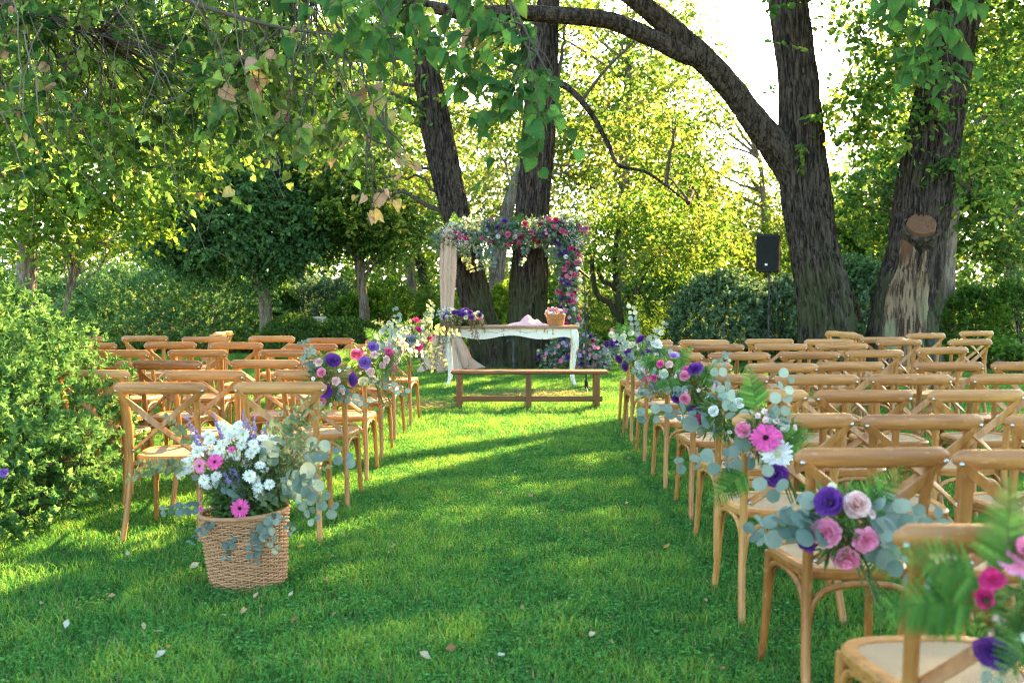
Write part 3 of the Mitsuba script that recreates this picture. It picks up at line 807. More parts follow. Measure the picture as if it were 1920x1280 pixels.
shrub_px('hedge', 'long dark informal hedge behind the left chairs', 330, 505, 22.5, 400, 26000, 0.075, 'oval', PAL['ever'] + PAL['mid'][1:2], 301, ry=1.4, category='hedge', power=3.2, gap=False)
shrub_px('hedge', 'dark hedge end behind the pale sapling', 120, 520, 23.5, 170, 9000, 0.075, 'oval', PAL['dark'] + PAL['mid'][:1], 302, category='hedge', power=2.6, gap=False)
shrub_px('clipped_shrub', 'low clipped dome-shaped shrub under the round evergreen', 550, 594, 20.0, 125, 15000, 0.04, 'oval', PAL['box'], 303, bump=0.10, gap=False)
shrub_px('clipped_shrub', 'low flat clipped shrub beside the dome, right of it', 650, 601, 20.2, 110, 10000, 0.045, 'oval', PAL['box'], 304, bump=0.12, power=2.8, gap=False)
shrub_px('clipped_shrub', 'large rounded glossy shrub left of the loudspeaker', 1352, 517, 18.6, 180, 16000, 0.07, 'oval4', PAL['blue'] + PAL['dark'][:1], 305, bump=0.10, bsdf='glossy_leaf', gap=False)
shrub_px('clipped_shrub', 'rounded glossy shrub right behind the loudspeaker pole', 1478, 522, 18.8, 135, 10000, 0.07, 'oval4', PAL['blue'], 306, bump=0.12, bsdf='glossy_leaf', gap=False)
shrub_px('clipped_shrub', 'tall dark shrub in the gap between the two right trunks', 1606, 488, 18.0, 110, 9000, 0.07, 'oval4', PAL['blue'] + PAL['dark'], 307, bump=0.15, bsdf='glossy_leaf', gap=False, power=2.5)
shrub_px('shrub', 'blue-green bush behind the slender evergreen', 605, 525, 23.5, 150, 9000, 0.08, 'oval', PAL['blue'], 308, gap=False)
shrub_px('shrub', 'bright green low bush left of the slender trunk', 655, 560, 22.4, 70, 3500, 0.09, 'oval', PAL['mid'] + PAL['lime'], 309, gap=False)
shrub_px('shrub', 'pale green bush beside the round evergreen trunk', 530, 545, 23.0, 60, 3000, 0.09, 'oval', PAL['box'], 310, gap=False)
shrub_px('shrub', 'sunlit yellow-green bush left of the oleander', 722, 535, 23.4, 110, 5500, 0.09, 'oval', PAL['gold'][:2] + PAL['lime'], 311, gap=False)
shrub_px('shrub', 'bright green bush seen between the centre trunks', 943, 538, 20.6, 60, 3500, 0.08, 'oval', PAL['lime'], 312, gap=False)
shrub_px('shrub', 'dark bush behind the multi-stemmed tree', 1240, 515, 23.6, 170, 8000, 0.085, 'oval', PAL['mid'] + PAL['dark'], 313, gap=False)
shrub_px('shrub', 'dark green bush right of the smooth trunk', 1830, 540, 18.5, 110, 9000, 0.065, 'oval', PAL['mid'] + PAL['box'], 314, gap=False)
shrub_px('shrub', 'dark bush with bright top at the right edge', 1905, 528, 17.6, 90, 8000, 0.06, 'oval', PAL['mid'] + PAL['lime'][:2], 315, gap=False)
shrub_px('shrub', 'dark bush low between the smooth trunk and the scarred tree', 1775, 575, 20.0, 80, 4000, 0.07, 'oval', PAL['dark'] + PAL['mid'], 316, gap=False)


def cane_clump(name, label, px, d, wpx, top, n, seed, pal, cat='shrub', lw='long', ls=0.17, nl=26):
    """Upright stems with narrow leaves in whorls, such as oleander."""
    rng = np.random.default_rng(seed)
    k = thing(name, label, cat)
    P, D, N, Sz, mb = [], [], [], [], MB()
    for i in range(n):
        a = at(px + rng.uniform(-0.5, 0.5) * wpx, 640, d + rng.uniform(-0.5, 0.5))
        a[2] = -0.02
        h = at(px, top + rng.uniform(0, 70), d)[2] * rng.uniform(0.75, 1.0)
        b = a + [rng.normal(0, 0.22), rng.normal(0, 0.2), h]
        p, r = branch_path(rng, a, b, 0.012, 0.004, 8, 0.06)
        mb.add(*sweep(p, r, sides=4, cap=False))
        t = np.linspace(0.25, 1, nl)
        q = np.stack([np.interp(t, np.linspace(0, 1, 8), p[:, c]) for c in range(3)], 1)
        for m in range(3):
            an = np.arange(nl) * 1.1 + m * 2.09
            P.append(q)
            D.append(np.stack([np.cos(an), np.sin(an), 0.9 + 0 * an], 1) + rng.normal(0, 0.15, (nl, 3)))
            N.append(np.stack([-0.5 * np.cos(an), -0.5 * np.sin(an), 1 + 0 * an], 1))
            Sz.append(ls * rng.uniform(0.7, 1.2, nl))
    P, D, N, Sz = np.vstack(P), np.vstack(D), np.vstack(N), np.concatenate(Sz)
    v, f, c = leaves(P, D, N, Sz, lw, tint(rng, len(P), pal))
    put(k, 'foliage', mikit.ply((v, f), 'leaf', False, color=c), kind='stuff')
    put(k, 'stems', mb.ply('twig_bark', True))


cane_clump('oleander', 'tall narrow-leaved oleander left of the draped arch post', 795, 20.3, 110, 500, 34, 401, PAL['lime'][:2] + PAL['mid'])
cane_clump('oleander', 'narrow-leaved oleander right of the microphone stand', 1118, 19.6, 70, 558, 16, 402, PAL['lime'] + PAL['box'])
cane_clump('oleander', 'pale-tipped oleander left of the large rounded shrub', 1245, 19.2, 80, 552, 18, 403, PAL['lime'] + PAL['box'])
cane_clump('oleander', 'yellow-green oleander behind the multi-stemmed tree', 1180, 22.0, 90, 565, 14, 404, PAL['lime'])


def cover(name, label, poly, n, size, kind, pal, seed, h=0.22, cat='ground cover'):
    rng = np.random.default_rng(seed)
    import shapely
    pg = shapely.Polygon(poly)
    x0, y0, x1, y1 = pg.bounds
    q = np.column_stack([rng.uniform(x0, x1, n * 3), rng.uniform(y0, y1, n * 3)])
    q = q[shapely.contains_xy(pg, q[:, 0], q[:, 1])][:n]
    hh = h * (0.35 + 1.3 * meshkit.fbm(np.column_stack([q * 1.6, q[:, :1] * 0]), 3, seed)) * rng.random(len(q)) ** 0.35
    P = np.column_stack([q, hh])
    D = rng.normal(0, 1, P.shape) * [1, 1, 0.4]
    N = rng.normal(0, 0.5, P.shape) + [0, -0.2, 1]
    tone = np.clip(meshkit.fbm(P * 1.2, 2, seed + 1) * 1.3 - 0.2, 0, 1)
    v, f, c = leaves(P, D, N, size * rng.uniform(0.6, 1.2, len(P)), kind, tint(rng, len(P), pal, tone))
    labels[name] = {'label': label, 'category': cat, 'kind': 'stuff'}
    single(name, mikit.ply((v, f), 'leaf', False, color=c))


cover('ivy_bed', 'low ivy ground cover along the far edge of the left lawn', [(-11, 20.2), (-4, 20.9), (0, 20.3), (0.3, 21.6), (-4, 23.5), (-11, 22.5)], 26000, 0.08, 'oval4', PAL['box'] + PAL['blue'][1:2], 501, 0.42)
cover('fern_bed', 'mixed low leafy plants along the far edge of the lawn right of the arch', [(1.2, 19.4), (5.5, 17.9), (9.5, 15.2), (12, 11.2), (14, 13), (9, 18.4), (5, 20.2), (1.2, 21.2)], 26000, 0.085, 'oval4', PAL['lime'][:2] + PAL['box'], 502, 0.42)

# far wood behind it all
rng = np.random.default_rng(600)
n = 6500
d = rng.uniform(30, 44, n)
px = rng.uniform(-160, 2080, n)
top = np.interp(px, [-200, 300, 800, 880, 1000, 1240, 1300, 1400, 1560, 1640, 1700, 2100], [-60, 0, 60, 230, 190, 60, 330, 370, 380, 340, 40, 0])
top = top + 110 * (meshkit.fbm(np.column_stack([px / 90, d / 5, d * 0]), 3, 2) - 0.5)
py = top + (660 - top) * rng.random(n) ** 0.9
C = np.array([at(a, b, c) for a, b, c in zip(px, py, d)])
C = C[C[:, 2] > 0.1]
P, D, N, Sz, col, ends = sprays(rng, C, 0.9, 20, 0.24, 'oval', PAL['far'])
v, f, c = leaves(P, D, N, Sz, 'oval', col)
labels['thicket'] = {'label': 'dark tangled undergrowth closing the garden behind the shrubs', 'category': 'undergrowth', 'kind': 'stuff'}
n = 3000
px = rng.uniform(-160, 2080, n)
d2 = rng.uniform(26, 30, n)
top2 = np.interp(px, [-200, 100, 700, 880, 1000, 1250, 1420, 1600, 2100], [380, 420, 430, 490, 480, 470, 480, 450, 380]) + 90 * (meshkit.fbm(np.column_stack([px / 60, d2 / 3, d2 * 0]), 3, 6) - 0.5)
C = np.array([at(a, b, q) for a, b, q in zip(px, top2 + (665 - top2) * rng.random(n) ** 0.8, d2)])
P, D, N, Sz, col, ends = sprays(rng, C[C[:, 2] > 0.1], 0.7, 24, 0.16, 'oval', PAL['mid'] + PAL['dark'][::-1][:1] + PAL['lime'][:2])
v2, f2, c2 = leaves(P, D, N, Sz, 'oval', col)
single('thicket', mikit.ply((v2, f2), 'leaf', False, color=c2))
labels['distant_wood'] = {'label': 'pale far-off wood seen through the trees', 'category': 'wood', 'kind': 'stuff'}
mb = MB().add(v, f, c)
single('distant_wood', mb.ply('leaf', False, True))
for j, (x0, y0, x1, y1, dd, r) in enumerate(((770, 620, 768, 480, 24, 0.15), (812, 600, 772, 440, 24.5, 0.16), (46, 640, 46, 300, 27, 0.2), (1262, 640, 1262, 480, 25.5, 0.16), (1480, 640, 1478, 380, 29, 0.11))):
    k = thing('background_trunk', ('brown upright trunk behind the oleander', 'brown trunk leaning left behind the oleander', 'grey trunk far off at the left edge', 'grey trunk behind the multi-stemmed tree', 'thin trunk behind the loudspeaker')[j], 'tree')
    P = px_path([(x0, y0, dd), ((x0 + x1) / 2 + 3, (y0 + y1) / 2, dd), (x1, y1, dd)])
    put(k, 'trunk', mikit.ply(bark_trunk(P, [r, r * 0.85, r * 0.7], 18, 0.12, 0.2, 0.02, j)[1], 'pale_bark' if j != 1 else 'bark', True))
    rr = np.random.default_rng(640 + j)
    C = ellipsoids(rr, [(P[-1] + [0, 0, 0.6], (1.3, 1.1, 0.9))], 90, seed=j)
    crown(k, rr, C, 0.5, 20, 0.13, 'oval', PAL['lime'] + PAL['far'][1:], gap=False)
k = thing('stone_block', 'pale square stone block among the shrubs behind the dome-shaped shrub', 'block')
single(k, mikit.ply(box(at(585, 640, 21.8) * [1, 1, 0] + [0, 0, -0.05], at(609, 594, 21.8) + [0, 0.35, 0], 0.02), 'stone'))

# ------------------------------------------------------------------ cross-back chairs
def ply_of(vf, bsdf, smooth=40):
    return mikit.ply(vf, bsdf, smooth)


def seat_outline(k, inset=0.0):
    th = np.arange(k) / k * 2 * np.pi
    c, s = np.cos(th), np.sin(th)
    p = 4.0
    r = (np.abs(c) ** p + np.abs(s) ** p) ** (-1 / p)
    x, y = r * c, r * s
    hw = 0.205 + 0.018 * y
    return np.column_stack([x * (hw - inset), y * (0.205 - inset)])


def hoop(a, b, z0, z1):
    """An inverted U of bent wood between two legs."""
    a, b = np.asarray(a, float), np.asarray(b, float)
    u = np.array([0.02, 0.03, 0.07, 0.17, 0.33, 0.5, 0.67, 0.83, 0.93, 0.97, 0.98])
    h = np.array([0, 0.35, 0.66, 0.88, 0.98, 1.0, 0.98, 0.88, 0.66, 0.35, 0])
    p = spline(np.column_stack([a[0] + (b[0] - a[0]) * u, a[1] + (b[1] - a[1]) * u, z0 + (z1 - z0) * h]), 22)
    return sweep(p, 0.0115, sides=7)


CHAIR = {}


def chair_parts(tone):
    if tone in CHAIR:
        return CHAIR[tone]
    long_, wide = f'chair_wood_{tone}_long', f'chair_wood_{tone}_wide'
    parts = []
    x = np.linspace(-0.252, 0.252, 19)
    rail = np.column_stack([x, -0.262 - 0.035 * (1 - (x / 0.25) ** 2), 0.848 + 0.004 * np.cos(x * 6)])
    e = np.clip((0.252 - np.abs(x)) / 0.03, 0, 1) ** 0.5
    parts.append(('top_rail', ply_of(sweep(rail, 0.0045 + 0.0115 * e, 0.012 + 0.0205 * e, [0, 0, 1], 14, 2.3), wide, 50)))
    for s in (-1, 1):
        leg = spline([(s * 0.212, -0.30, -0.01), (s * 0.200, -0.245, 0.18), (s * 0.187, -0.212, 0.42), (s * 0.186, -0.222, 0.62), (s * 0.196, -0.262, 0.84)], 16)
        parts.append(('rear_leg', ply_of(sweep(leg, np.linspace(0.0150, 0.0185, 16), sides=10), long_, 50)))
    for s in (-1, 1):
        t = np.linspace(0, 1, 11)
        px_ = s * (0.236 + (-0.165 - 0.236) * t)
        st = np.column_stack([px_, -0.275 + 0.052 * t ** 1.3 - 0.028 * np.sin(t * np.pi) + s * 0.0042, 0.838 - 0.335 * t])
        across = norm(np.array([s * 0.335, 0, -0.401 * 1.0]))
        parts.append(('cross_brace', ply_of(sweep(st, 0.0048, 0.0175, [s * 0.64, 0, 0.77] if s < 0 else [0.64, 0, 0.77], 8, 5), long_, 35)))
    K = 40
    o0, o1, o2, o3 = seat_outline(K, 0.004), seat_outline(K, 0.0), seat_outline(K, 0.008), seat_outline(K, 0.036)
    z = lambda q, h: np.column_stack([q, np.full(len(q), h)])
    fr = put  # noqa
    parts.append(('seat', ply_of(loft([z(o3, 0.432), z(o0, 0.432), z(o1, 0.440), z(o1, 0.458), z(o2, 0.468), z(o3, 0.466), z(o3, 0.455)], True), wide, 35)))
    ip = seat_outline(K, 0.0355)
    parts.append(('seat__cane_panel', mikit.ply(loft([z(ip * 0.55, 0.4575), z(ip, 0.461)][::-1], cap_last=True), 'cane', True)))
    for s in (-1, 1):
        leg = spline([(s * 0.186, 0.172, 0.435), (s * 0.190, 0.178, 0.28), (s * 0.196, 0.192, 0.12), (s * 0.204, 0.214, -0.01)], 12)
        parts.append(('front_leg', ply_of(sweep(leg, np.linspace(0.0175, 0.0135, 12), sides=10), long_, 50)))
    R, L = (0.19, -0.215), (-0.19, -0.215)
    FR, FL = (0.19, 0.178), (-0.19, 0.178)
    for a, b in ((R, FR), (L, FL), (FL, FR), (L, R)):
        parts.append(('bentwood_brace', ply_of(hoop(a, b, 0.265, 0.424), long_, 60)))
    mb = MB()
    for c, axis in (((0.233, -0.285, 0.836), (0.25, -1, 0)), ((-0.233, -0.285, 0.836), (-0.25, -1, 0)), ((0.0, -0.276, 0.640), (0, -1, 0)), ((0.164, -0.229, 0.506), (0, -1, 0)), ((-0.164, -0.229, 0.506), (0, -1, 0))):
        mb.add(*dome(c, 0.0085, 0.006, axis, 8))
    parts.append(('bolts', mb.ply('steel', True)))
    CHAIR[tone] = parts
    return parts


ORD = ['', 'first', 'second', 'third', 'fourth', 'fifth', 'sixth', 'seventh', 'eighth', 'ninth']


def chair(x, y, rot, label, group, tone, tilt=0.0):
    """Chair whose back stands at distance y; rot in degrees, counter-clockwise from facing away from the camera."""
    k = thing('cross_back_chair', label, 'chair', group)
    m = T().translate([x, y, 0]).rotate([0, 0, 1], rot).rotate([1, 0, 0], tilt).translate([0, 0.26, 0])
    for name, shape in chair_parts(tone):
        put(k, name, shape, m, kind='stuff' if name == 'bolts' else None)
    return k


LEFT = [  # rows from the camera: distances of the backs, chair middles from the aisle outward: (x, distance, rotation)
    [(-1.257, 5.38, 1), (-1.90, 5.36, -2)],
    [(-1.235, 6.18, -3), (-1.90, 6.15, 1), (-2.63, 6.2, -2)],
    [(-1.24, 7.05, -2), (-1.76, 7.08, -3), (-2.43, 7.0, -1), (-2.93, 6.98, 0)],
    [(-1.25, 7.95, -4), (-1.85, 8.25, -2), (-2.61, 8.25, -2), (-3.24, 8.2, -1)],
    [(-1.27, 9.0, -5), (-1.84, 9.1, -4), (-2.59, 9.35, -1), (-3.23, 9.4, 0), (-3.95, 9.3, 2)],
    [(-1.22, 9.95, -5), (-1.86, 10.15, -4), (-2.56, 10.6, -3), (-3.24, 10.5, -2), (-3.95, 10.7, 1), (-4.6, 10.6, 2)]]
RIGHT = [
    [(1.075, 2.14, 4), (1.63, 2.15, 2)],
    [(1.15, 3.16, 3), (1.64, 3.13, 2), (2.17, 3.1, 2)],
    [(1.145, 4.03, 2), (1.655, 4.0, 3), (2.245, 4.02, 3)],
    [(1.235, 4.98, 2), (1.755, 4.96, 3), (2.33, 4.98, 4), (2.9, 5.05, 4)],
    [(1.27, 5.88, 2), (1.80, 5.86, 3), (2.355, 5.87, 3), (2.96, 5.9, 5)],
    [(1.25, 6.75, 3), (1.825, 6.73, 2), (2.33, 6.87, 4), (3.01, 6.85, 4), (3.56, 6.9, 6)],
    [(1.25, 7.8, 2), (1.80, 7.88, 3), (2.39, 8.0, 4), (2.99, 8.2, 6), (3.72, 8.6, 12)],
    [(1.27, 8.85, 2), (1.87, 9.05, 3), (2.47, 9.15, 4), (3.05, 9.2, 5), (3.85, 9.9, 12), (4.58, 9.95, 14)],
    [(1.33, 9.75, 2), (1.90, 9.85, 2), (2.60, 10.05, 3), (3.17, 9.95, 2), (3.88, 10.4, 8), (4.70, 11.3, 13), (5.55, 11.9, 16)]]
rng = np.random.default_rng(77)
for side, rows in (('left', LEFT), ('right', RIGHT)):
    for i, row in enumerate(rows):
        for j, (x, y, r) in enumerate(row):
            spot = 'at the aisle end of' if j == 0 else f'{ORD[j + 1]} from the aisle in'
            rowname = 'nearest' if i == 0 else f'{ORD[i + 1]}'
            chair(x, y, r + rng.normal(0, 0.8), f'cross-back chair {spot} the {rowname} {side} row' + (' from the camera' if i else ' to the camera'), f'cross-back chairs in rows {side} of the aisle', 'abc'[rng.choice(3, p=[0.5, 0.3, 0.2])])
for x, y, r, lb in ((-3.32, 11.2, 86, 'chair turned sideways behind the left rows, the nearer of two'), (-3.42, 11.75, 80, 'chair turned sideways behind the left rows, the farther of two'),
                    (3.83, 11.2, -80, 'chair turned sideways behind the right rows, the nearer of two'), (3.88, 11.7, -62, 'chair turned sideways behind the right rows, the farther of two')):
    chair(x, y, r, 'cross-back ' + lb, 'cross-back chairs turned sideways', 'b')

# ------------------------------------------------------------------ flowers
_FL = {}


def petal_rings(rings, color, rng, center=None, cc=None):
    """rings: (count, base radius, height at base, length outward, rise, width, curl)."""
    mb = MB()
    for n, r0, z0, out, rise, w, curl in rings:
        a0 = rng.random() * 6.28
        for k in range(n):
            a = a0 + (k + rng.uniform(-0.2, 0.2)) / n * 6.2832
            o, rs = out * rng.uniform(0.85, 1.12), rise * rng.uniform(0.85, 1.15)
            u = np.array([-1, 0, 1.0])
            V = []
            for v, ww in ((0, 0.45), (0.45, 1.0), (0.8, 0.95), (1.0, 0.5)):
                rad = r0 + o * v - curl * 0.0 * v
                z = z0 + rs * v - curl * v * v
                tang = u * w * ww
                cup = 0.18 * w * u ** 2 * (1 if rise > 0.2 else 0.6)
                V.append(np.column_stack([(rad - cup) * math.cos(a) - tang * math.sin(a), (rad - cup) * math.sin(a) + tang * math.cos(a), np.full(3, z) + cup * 0.6 + rng.normal(0, 0.012, 3)]))
            V = np.vstack(V)
            f = []
            for i in range(3):
                for j in range(2):
                    q = i * 3 + j
                    f += [[q, q + 1, q + 4], [q, q + 4, q + 3]]
            c = np.clip(np.asarray(color) * np.exp(rng.normal(0, 0.12)), 0, 0.95)
            mb.add(V, f, c)
    if center:
        r, h, n = center
        v, f = dome((0, 0, 0.0), r, h, (0, 0, 1), n)
        mb.add(v, f, cc)
    return mb


def flower(kind, color, var=0):
    key = (kind, tuple(color), var)
    if key in _FL:
        return _FL[key]
    rng = np.random.default_rng(sum(map(ord, kind)) * 7 + var)
    if kind == 'rose':
        mb = petal_rings([(3, 0.02, 0.05, 0.05, 0.42, 0.10, 0.0), (4, 0.07, 0.04, 0.09, 0.42, 0.15, 0.02), (5, 0.12, 0.03, 0.17, 0.38, 0.20, 0.06), (6, 0.15, 0.0, 0.28, 0.30, 0.24, 0.12), (6, 0.16, -0.04, 0.35, 0.14, 0.25, 0.12)], color, rng)
    elif kind == 'lisianthus':
        mb = petal_rings([(4, 0.03, 0.05, 0.12, 0.42, 0.16, 0.03), (5, 0.06, 0.02, 0.28, 0.40, 0.26, 0.08), (6, 0.08, 0.0, 0.44, 0.30, 0.32, 0.10)], color, rng, (0.06, 0.2, 6), (0.5, 0.5, 0.12))
    elif kind == 'gerbera':
        dark = np.array(color) if color[0] > 0.6 and color[1] > 0.6 else np.array([0.05, 0.012, 0.02])
        mb = petal_rings([(20, 0.13, 0.03, 0.37, 0.04, 0.050, 0.05), (20, 0.12, 0.055, 0.33, 0.07, 0.045, 0.05), (14, 0.09, 0.07, 0.13, 0.05, 0.03, 0.02)], color, rng, (0.12, 0.085, 10), (0.62, 0.62, 0.3) if color[1] > 0.5 else dark)
    elif kind == 'daisy':
        mb = petal_rings([(15, 0.1, 0.02, 0.38, 0.10, 0.062, 0.08), (13, 0.09, 0.05, 0.31, 0.15, 0.055, 0.06)], color, rng, (0.13, 0.10, 8), (0.50, 0.56, 0.08))
    elif kind == 'star':
        mb = petal_rings([(5, 0.04, 0.0, 0.4, 0.12, 0.2, 0.06)], color, rng, (0.1, 0.1, 6), (0.4, 0.2, 0.12))
    elif kind == 'carnation':
        mb = petal_rings([(8, 0.02, 0.1, 0.16, 0.34, 0.13, 0.0), (10, 0.05, 0.06, 0.28, 0.28, 0.14, 0.05), (12, 0.06, 0.0, 0.42, 0.16, 0.15, 0.08)], color, rng)
    else:                                           # bud
        v, f = loft([ring((0, 0, z), r, np.array([0.001, 0, 1.0]), 8, 0.02, var) for z, r in ((-0.35, 0.05), (-0.2, 0.22), (0.05, 0.27), (0.3, 0.16), (0.42, 0.03))], cap_last=True)
        mb = MB().add(v, f, color)
    _FL[key] = mb.ply('petal', False, True)
    return _FL[key]


COL = dict(purple=(0.16, 0.05, 0.29), violet=(0.30, 0.16, 0.52), magenta=(0.66, 0.05, 0.22), hot=(0.78, 0.13, 0.38), pink=(0.82, 0.30, 0.46), blush=(0.82, 0.58, 0.54), white=(0.80, 0.80, 0.75), cream=(0.80, 0.78, 0.55), lilac=(0.50, 0.36, 0.68), coral=(0.78, 0.25, 0.24), wine=(0.40, 0.02, 0.08), rosy=(0.72, 0.16, 0.32))


def add_flower(k, kind, col, pos, axis, size, rng, stem=None, label=None):
    name = {'daisy': 'daisy', 'gerbera': 'gerbera', 'rose': 'rose', 'lisianthus': 'lisianthus', 'star': 'small_blossom', 'carnation': 'carnation', 'bud': 'flower_bud'}[kind]
    return put(k, name, flower(kind, COL[col], int(rng.integers(3))), place_T(pos, axis, size, rng.random() * 6.28), label=label)


def fern_mesh(rng, L, pal='fern'):
    n = 20
    t = np.linspace(0.08, 0.98, n)
    y = L * t
    z = 0.10 * L * np.sin(t * 2.2) - 0.16 * L * t ** 2
    mb = MB()
    mb.add(*sweep(np.column_stack([y * 0, y, z]), np.linspace(0.008, 0.003, n) * L, sides=4, cap=False), c=(0.12, 0.22, 0.05))
    w = L * 0.40 * (1.02 - t) ** 0.75 * np.clip(t * 7, 0, 1) ** 0.6 + 0.02 * L
    P = np.column_stack([y * 0, y, z])
    for s in (-1, 1):
        D = np.column_stack([np.full(n, s * 0.92), np.full(n, 0.42), rng.normal(-0.12, 0.12, n)])
        v, f, c = leaves(P + [0, 0.012 * s * L, 0], D, rng.normal(0, 0.15, (n, 3)) + [0, 0, 1.0], w * rng.uniform(0.9, 1.08, n), 'pinna', tint(rng, n, PAL[pal], None, 0.14))
        mb.add(v, f, c)
    return mb.ply('leaf', False, True)


def euc_mesh(rng, L, leaf, n=11, pal='euc', kind='round'):
    t = np.linspace(0.0, 1, 12)
    p = np.column_stack([0.10 * L * np.sin(t * 3 + rng.random() * 6), L * t, 0.14 * L * np.sin(t * 2.6) - 0.26 * L * t ** 2])
    mb = MB().add(*sweep(p, np.linspace(0.0026, 0.001, 12), sides=4, cap=False), c=(0.22, 0.20, 0.12))
    tt = np.linspace(0.2, 1, n)
    q = np.stack([np.interp(tt, t, p[:, i]) for i in range(3)], 1)
    P, D = [], []
    for s in (-1, 1):
        P.append(q + rng.normal(0, 0.003, q.shape))
        D.append(np.column_stack([np.full(n, s * 0.9), rng.uniform(0.1, 0.8, n), rng.normal(0, 0.4, n)]))
    P, D = np.vstack(P), np.vstack(D)
    S_ = leaf * rng.uniform(0.7, 1.15, len(P)) * np.tile(np.linspace(1.1, 0.7, n), 2)
    v, f, c = leaves(P, D, rng.normal(0, 0.5, P.shape) + [0, 0, 1], S_, kind, tint(rng, len(P), PAL[pal], None, 0.12))
    mb.add(v, f, c)
    return mb.ply('leaf', False, True)


rng = np.random.default_rng(88)
FERNS = [fern_mesh(rng, 1.0) for _ in range(4)]
EUCS = [euc_mesh(rng, 1.0, 0.22, 6) for _ in range(5)]
EUCB = [euc_mesh(rng, 1.0, 0.27, 5) for _ in range(4)]
PAL['olive'] = [(0.16, 0.22, 0.12), (0.23, 0.29, 0.15), (0.30, 0.31, 0.13)]
OLIVES = [euc_mesh(rng, 1.0, 0.20, 9, 'olive', 'oval4') for _ in range(3)]


def along_T(pos, d, n, size):
    """Places a sprig modelled along +y, with +z up, along d with its top side toward n."""
    y = norm(d)
    x = norm(np.cross(y, n))
    z = np.cross(x, y)
    m = np.eye(4)
    m[:3, :3] = np.stack([x, y, z], 1) * size
    m[:3, 3] = pos
    return T(m.tolist())


def filler(k, rng, c, r, n, size, pal, kind='oval', name='filler_foliage', face=None):
    d = norm(rng.normal(size=(n, 3)))
    if face is not None:
        flip = d @ face < -0.3
        d[flip] *= -1
    P = c + d * np.asarray(r) * (rng.random((n, 1)) ** 0.45)
    v, f, col = leaves(P, d + rng.normal(0, 0.6, d.shape), rng.normal(0, 0.5, d.shape) + [0, 0, 0.8], size * rng.uniform(0.6, 1.3, n), kind, tint(rng, n, PAL[pal]))
    put(k, name, mikit.ply((v, f), 'leaf', False, color=col), kind='stuff')


def bouquet(label, c, face, r, seed, mixture, nfern=4, neuc=6, size=1.0, euc_len=0.25, lean=(0.25, 0, -0.55), rail=None, olive=0, big=False):
    """A bunch tied to a chair back. mixture: [(kind, colour, count, size)]; face: where its flowers look."""
    rng = np.random.default_rng(seed)
    k = thing('bouquet', label, 'bouquet', 'bouquets tied to the chairs along the aisle')
    c, face, r = np.asarray(c, float), norm(face), np.asarray(r, float)
    filler(k, rng, c, r * 0.95, 330, 0.05 * size, 'filler', 'long')
    items = [(kd, co, s) for kd, co, n, s in mixture for _ in range(n)]
    pts = []
    for kd, co, s in items:
        best = None
        for _ in range(30):
            d = norm(norm(rng.normal(size=3)) + face * 0.9)
            p = c + d * r * rng.uniform(0.80, 1.05)
            m = min([np.linalg.norm(p - q) - 0.42 * (s + e) for q, e in pts] + [9])
            if best is None or m > best[0]:
                best = (m, p, d)
            if m > 0:
                break
        pts.append((best[1], s))
        add_flower(k, kd, co, best[1] + face * 0.02, norm(best[2] + face * 0.8 + rng.normal(0, 0.2, 3)), s * 1.04 * size * rng.uniform(0.9, 1.1), rng)
    neuc, nfern = int(neuc * (0.62 if big else 0.48) + 0.5), int(nfern * 0.65 + 0.5)
    for i in range(nfern):
        d = norm(norm(rng.normal(size=3)) * [1, 0.7, 1] + [0, 0, 0.45 if i % 2 else -0.2] + face * 0.1)
        put(k, 'fern_frond', FERNS[rng.integers(4)], along_T(c + d * r * 0.3, d, face + rng.normal(0, 0.3, 3), 0.19 * size * rng.uniform(0.8, 1.2)))
    for i in range(neuc):
        d = norm(norm(rng.normal(size=3)) * [1, 0.7, 1] + face * 0.35)
        put(k, 'eucalyptus_sprig', (EUCB[rng.integers(4)] if big else EUCS[rng.integers(5)]), along_T(c + d * r * 0.35, d, face + rng.normal(0, 0.4, 3), euc_len * size * rng.uniform(0.75, 1.15)))
    for i in range(olive):
        d = norm(norm(rng.normal(size=3)) + [0, 0, 0.3] + face * 0.2)
        put(k, 'leafy_sprig', OLIVES[rng.integers(3)], along_T(c + d * r * 0.35, d, face, euc_len * size * rng.uniform(0.8, 1.1)))
    mb = MB()
    e = norm(np.asarray(lean, float))
    for i in range(9):
        q = c + rng.normal(0, 0.02, 3)
        p, rr = branch_path(rng, q, c + e * (r[2] * 1.0 + 0.16 * size) + rng.normal(0, 0.025, 3), 0.0032, 0.0028, 5, 0.05)
        mb.add(*sweep(p, rr, sides=5, cap=False))
    put(k, 'stems', mb.ply('stem', True), kind='stuff')
    if rail is not None:                            # ribbon round the leg
        put(k, 'tie', mikit.ply(sweep(np.array([rail + [0, 0, -0.02], rail + [0, 0, 0.02]]), 0.024, sides=10), 'stem', True))
    return k


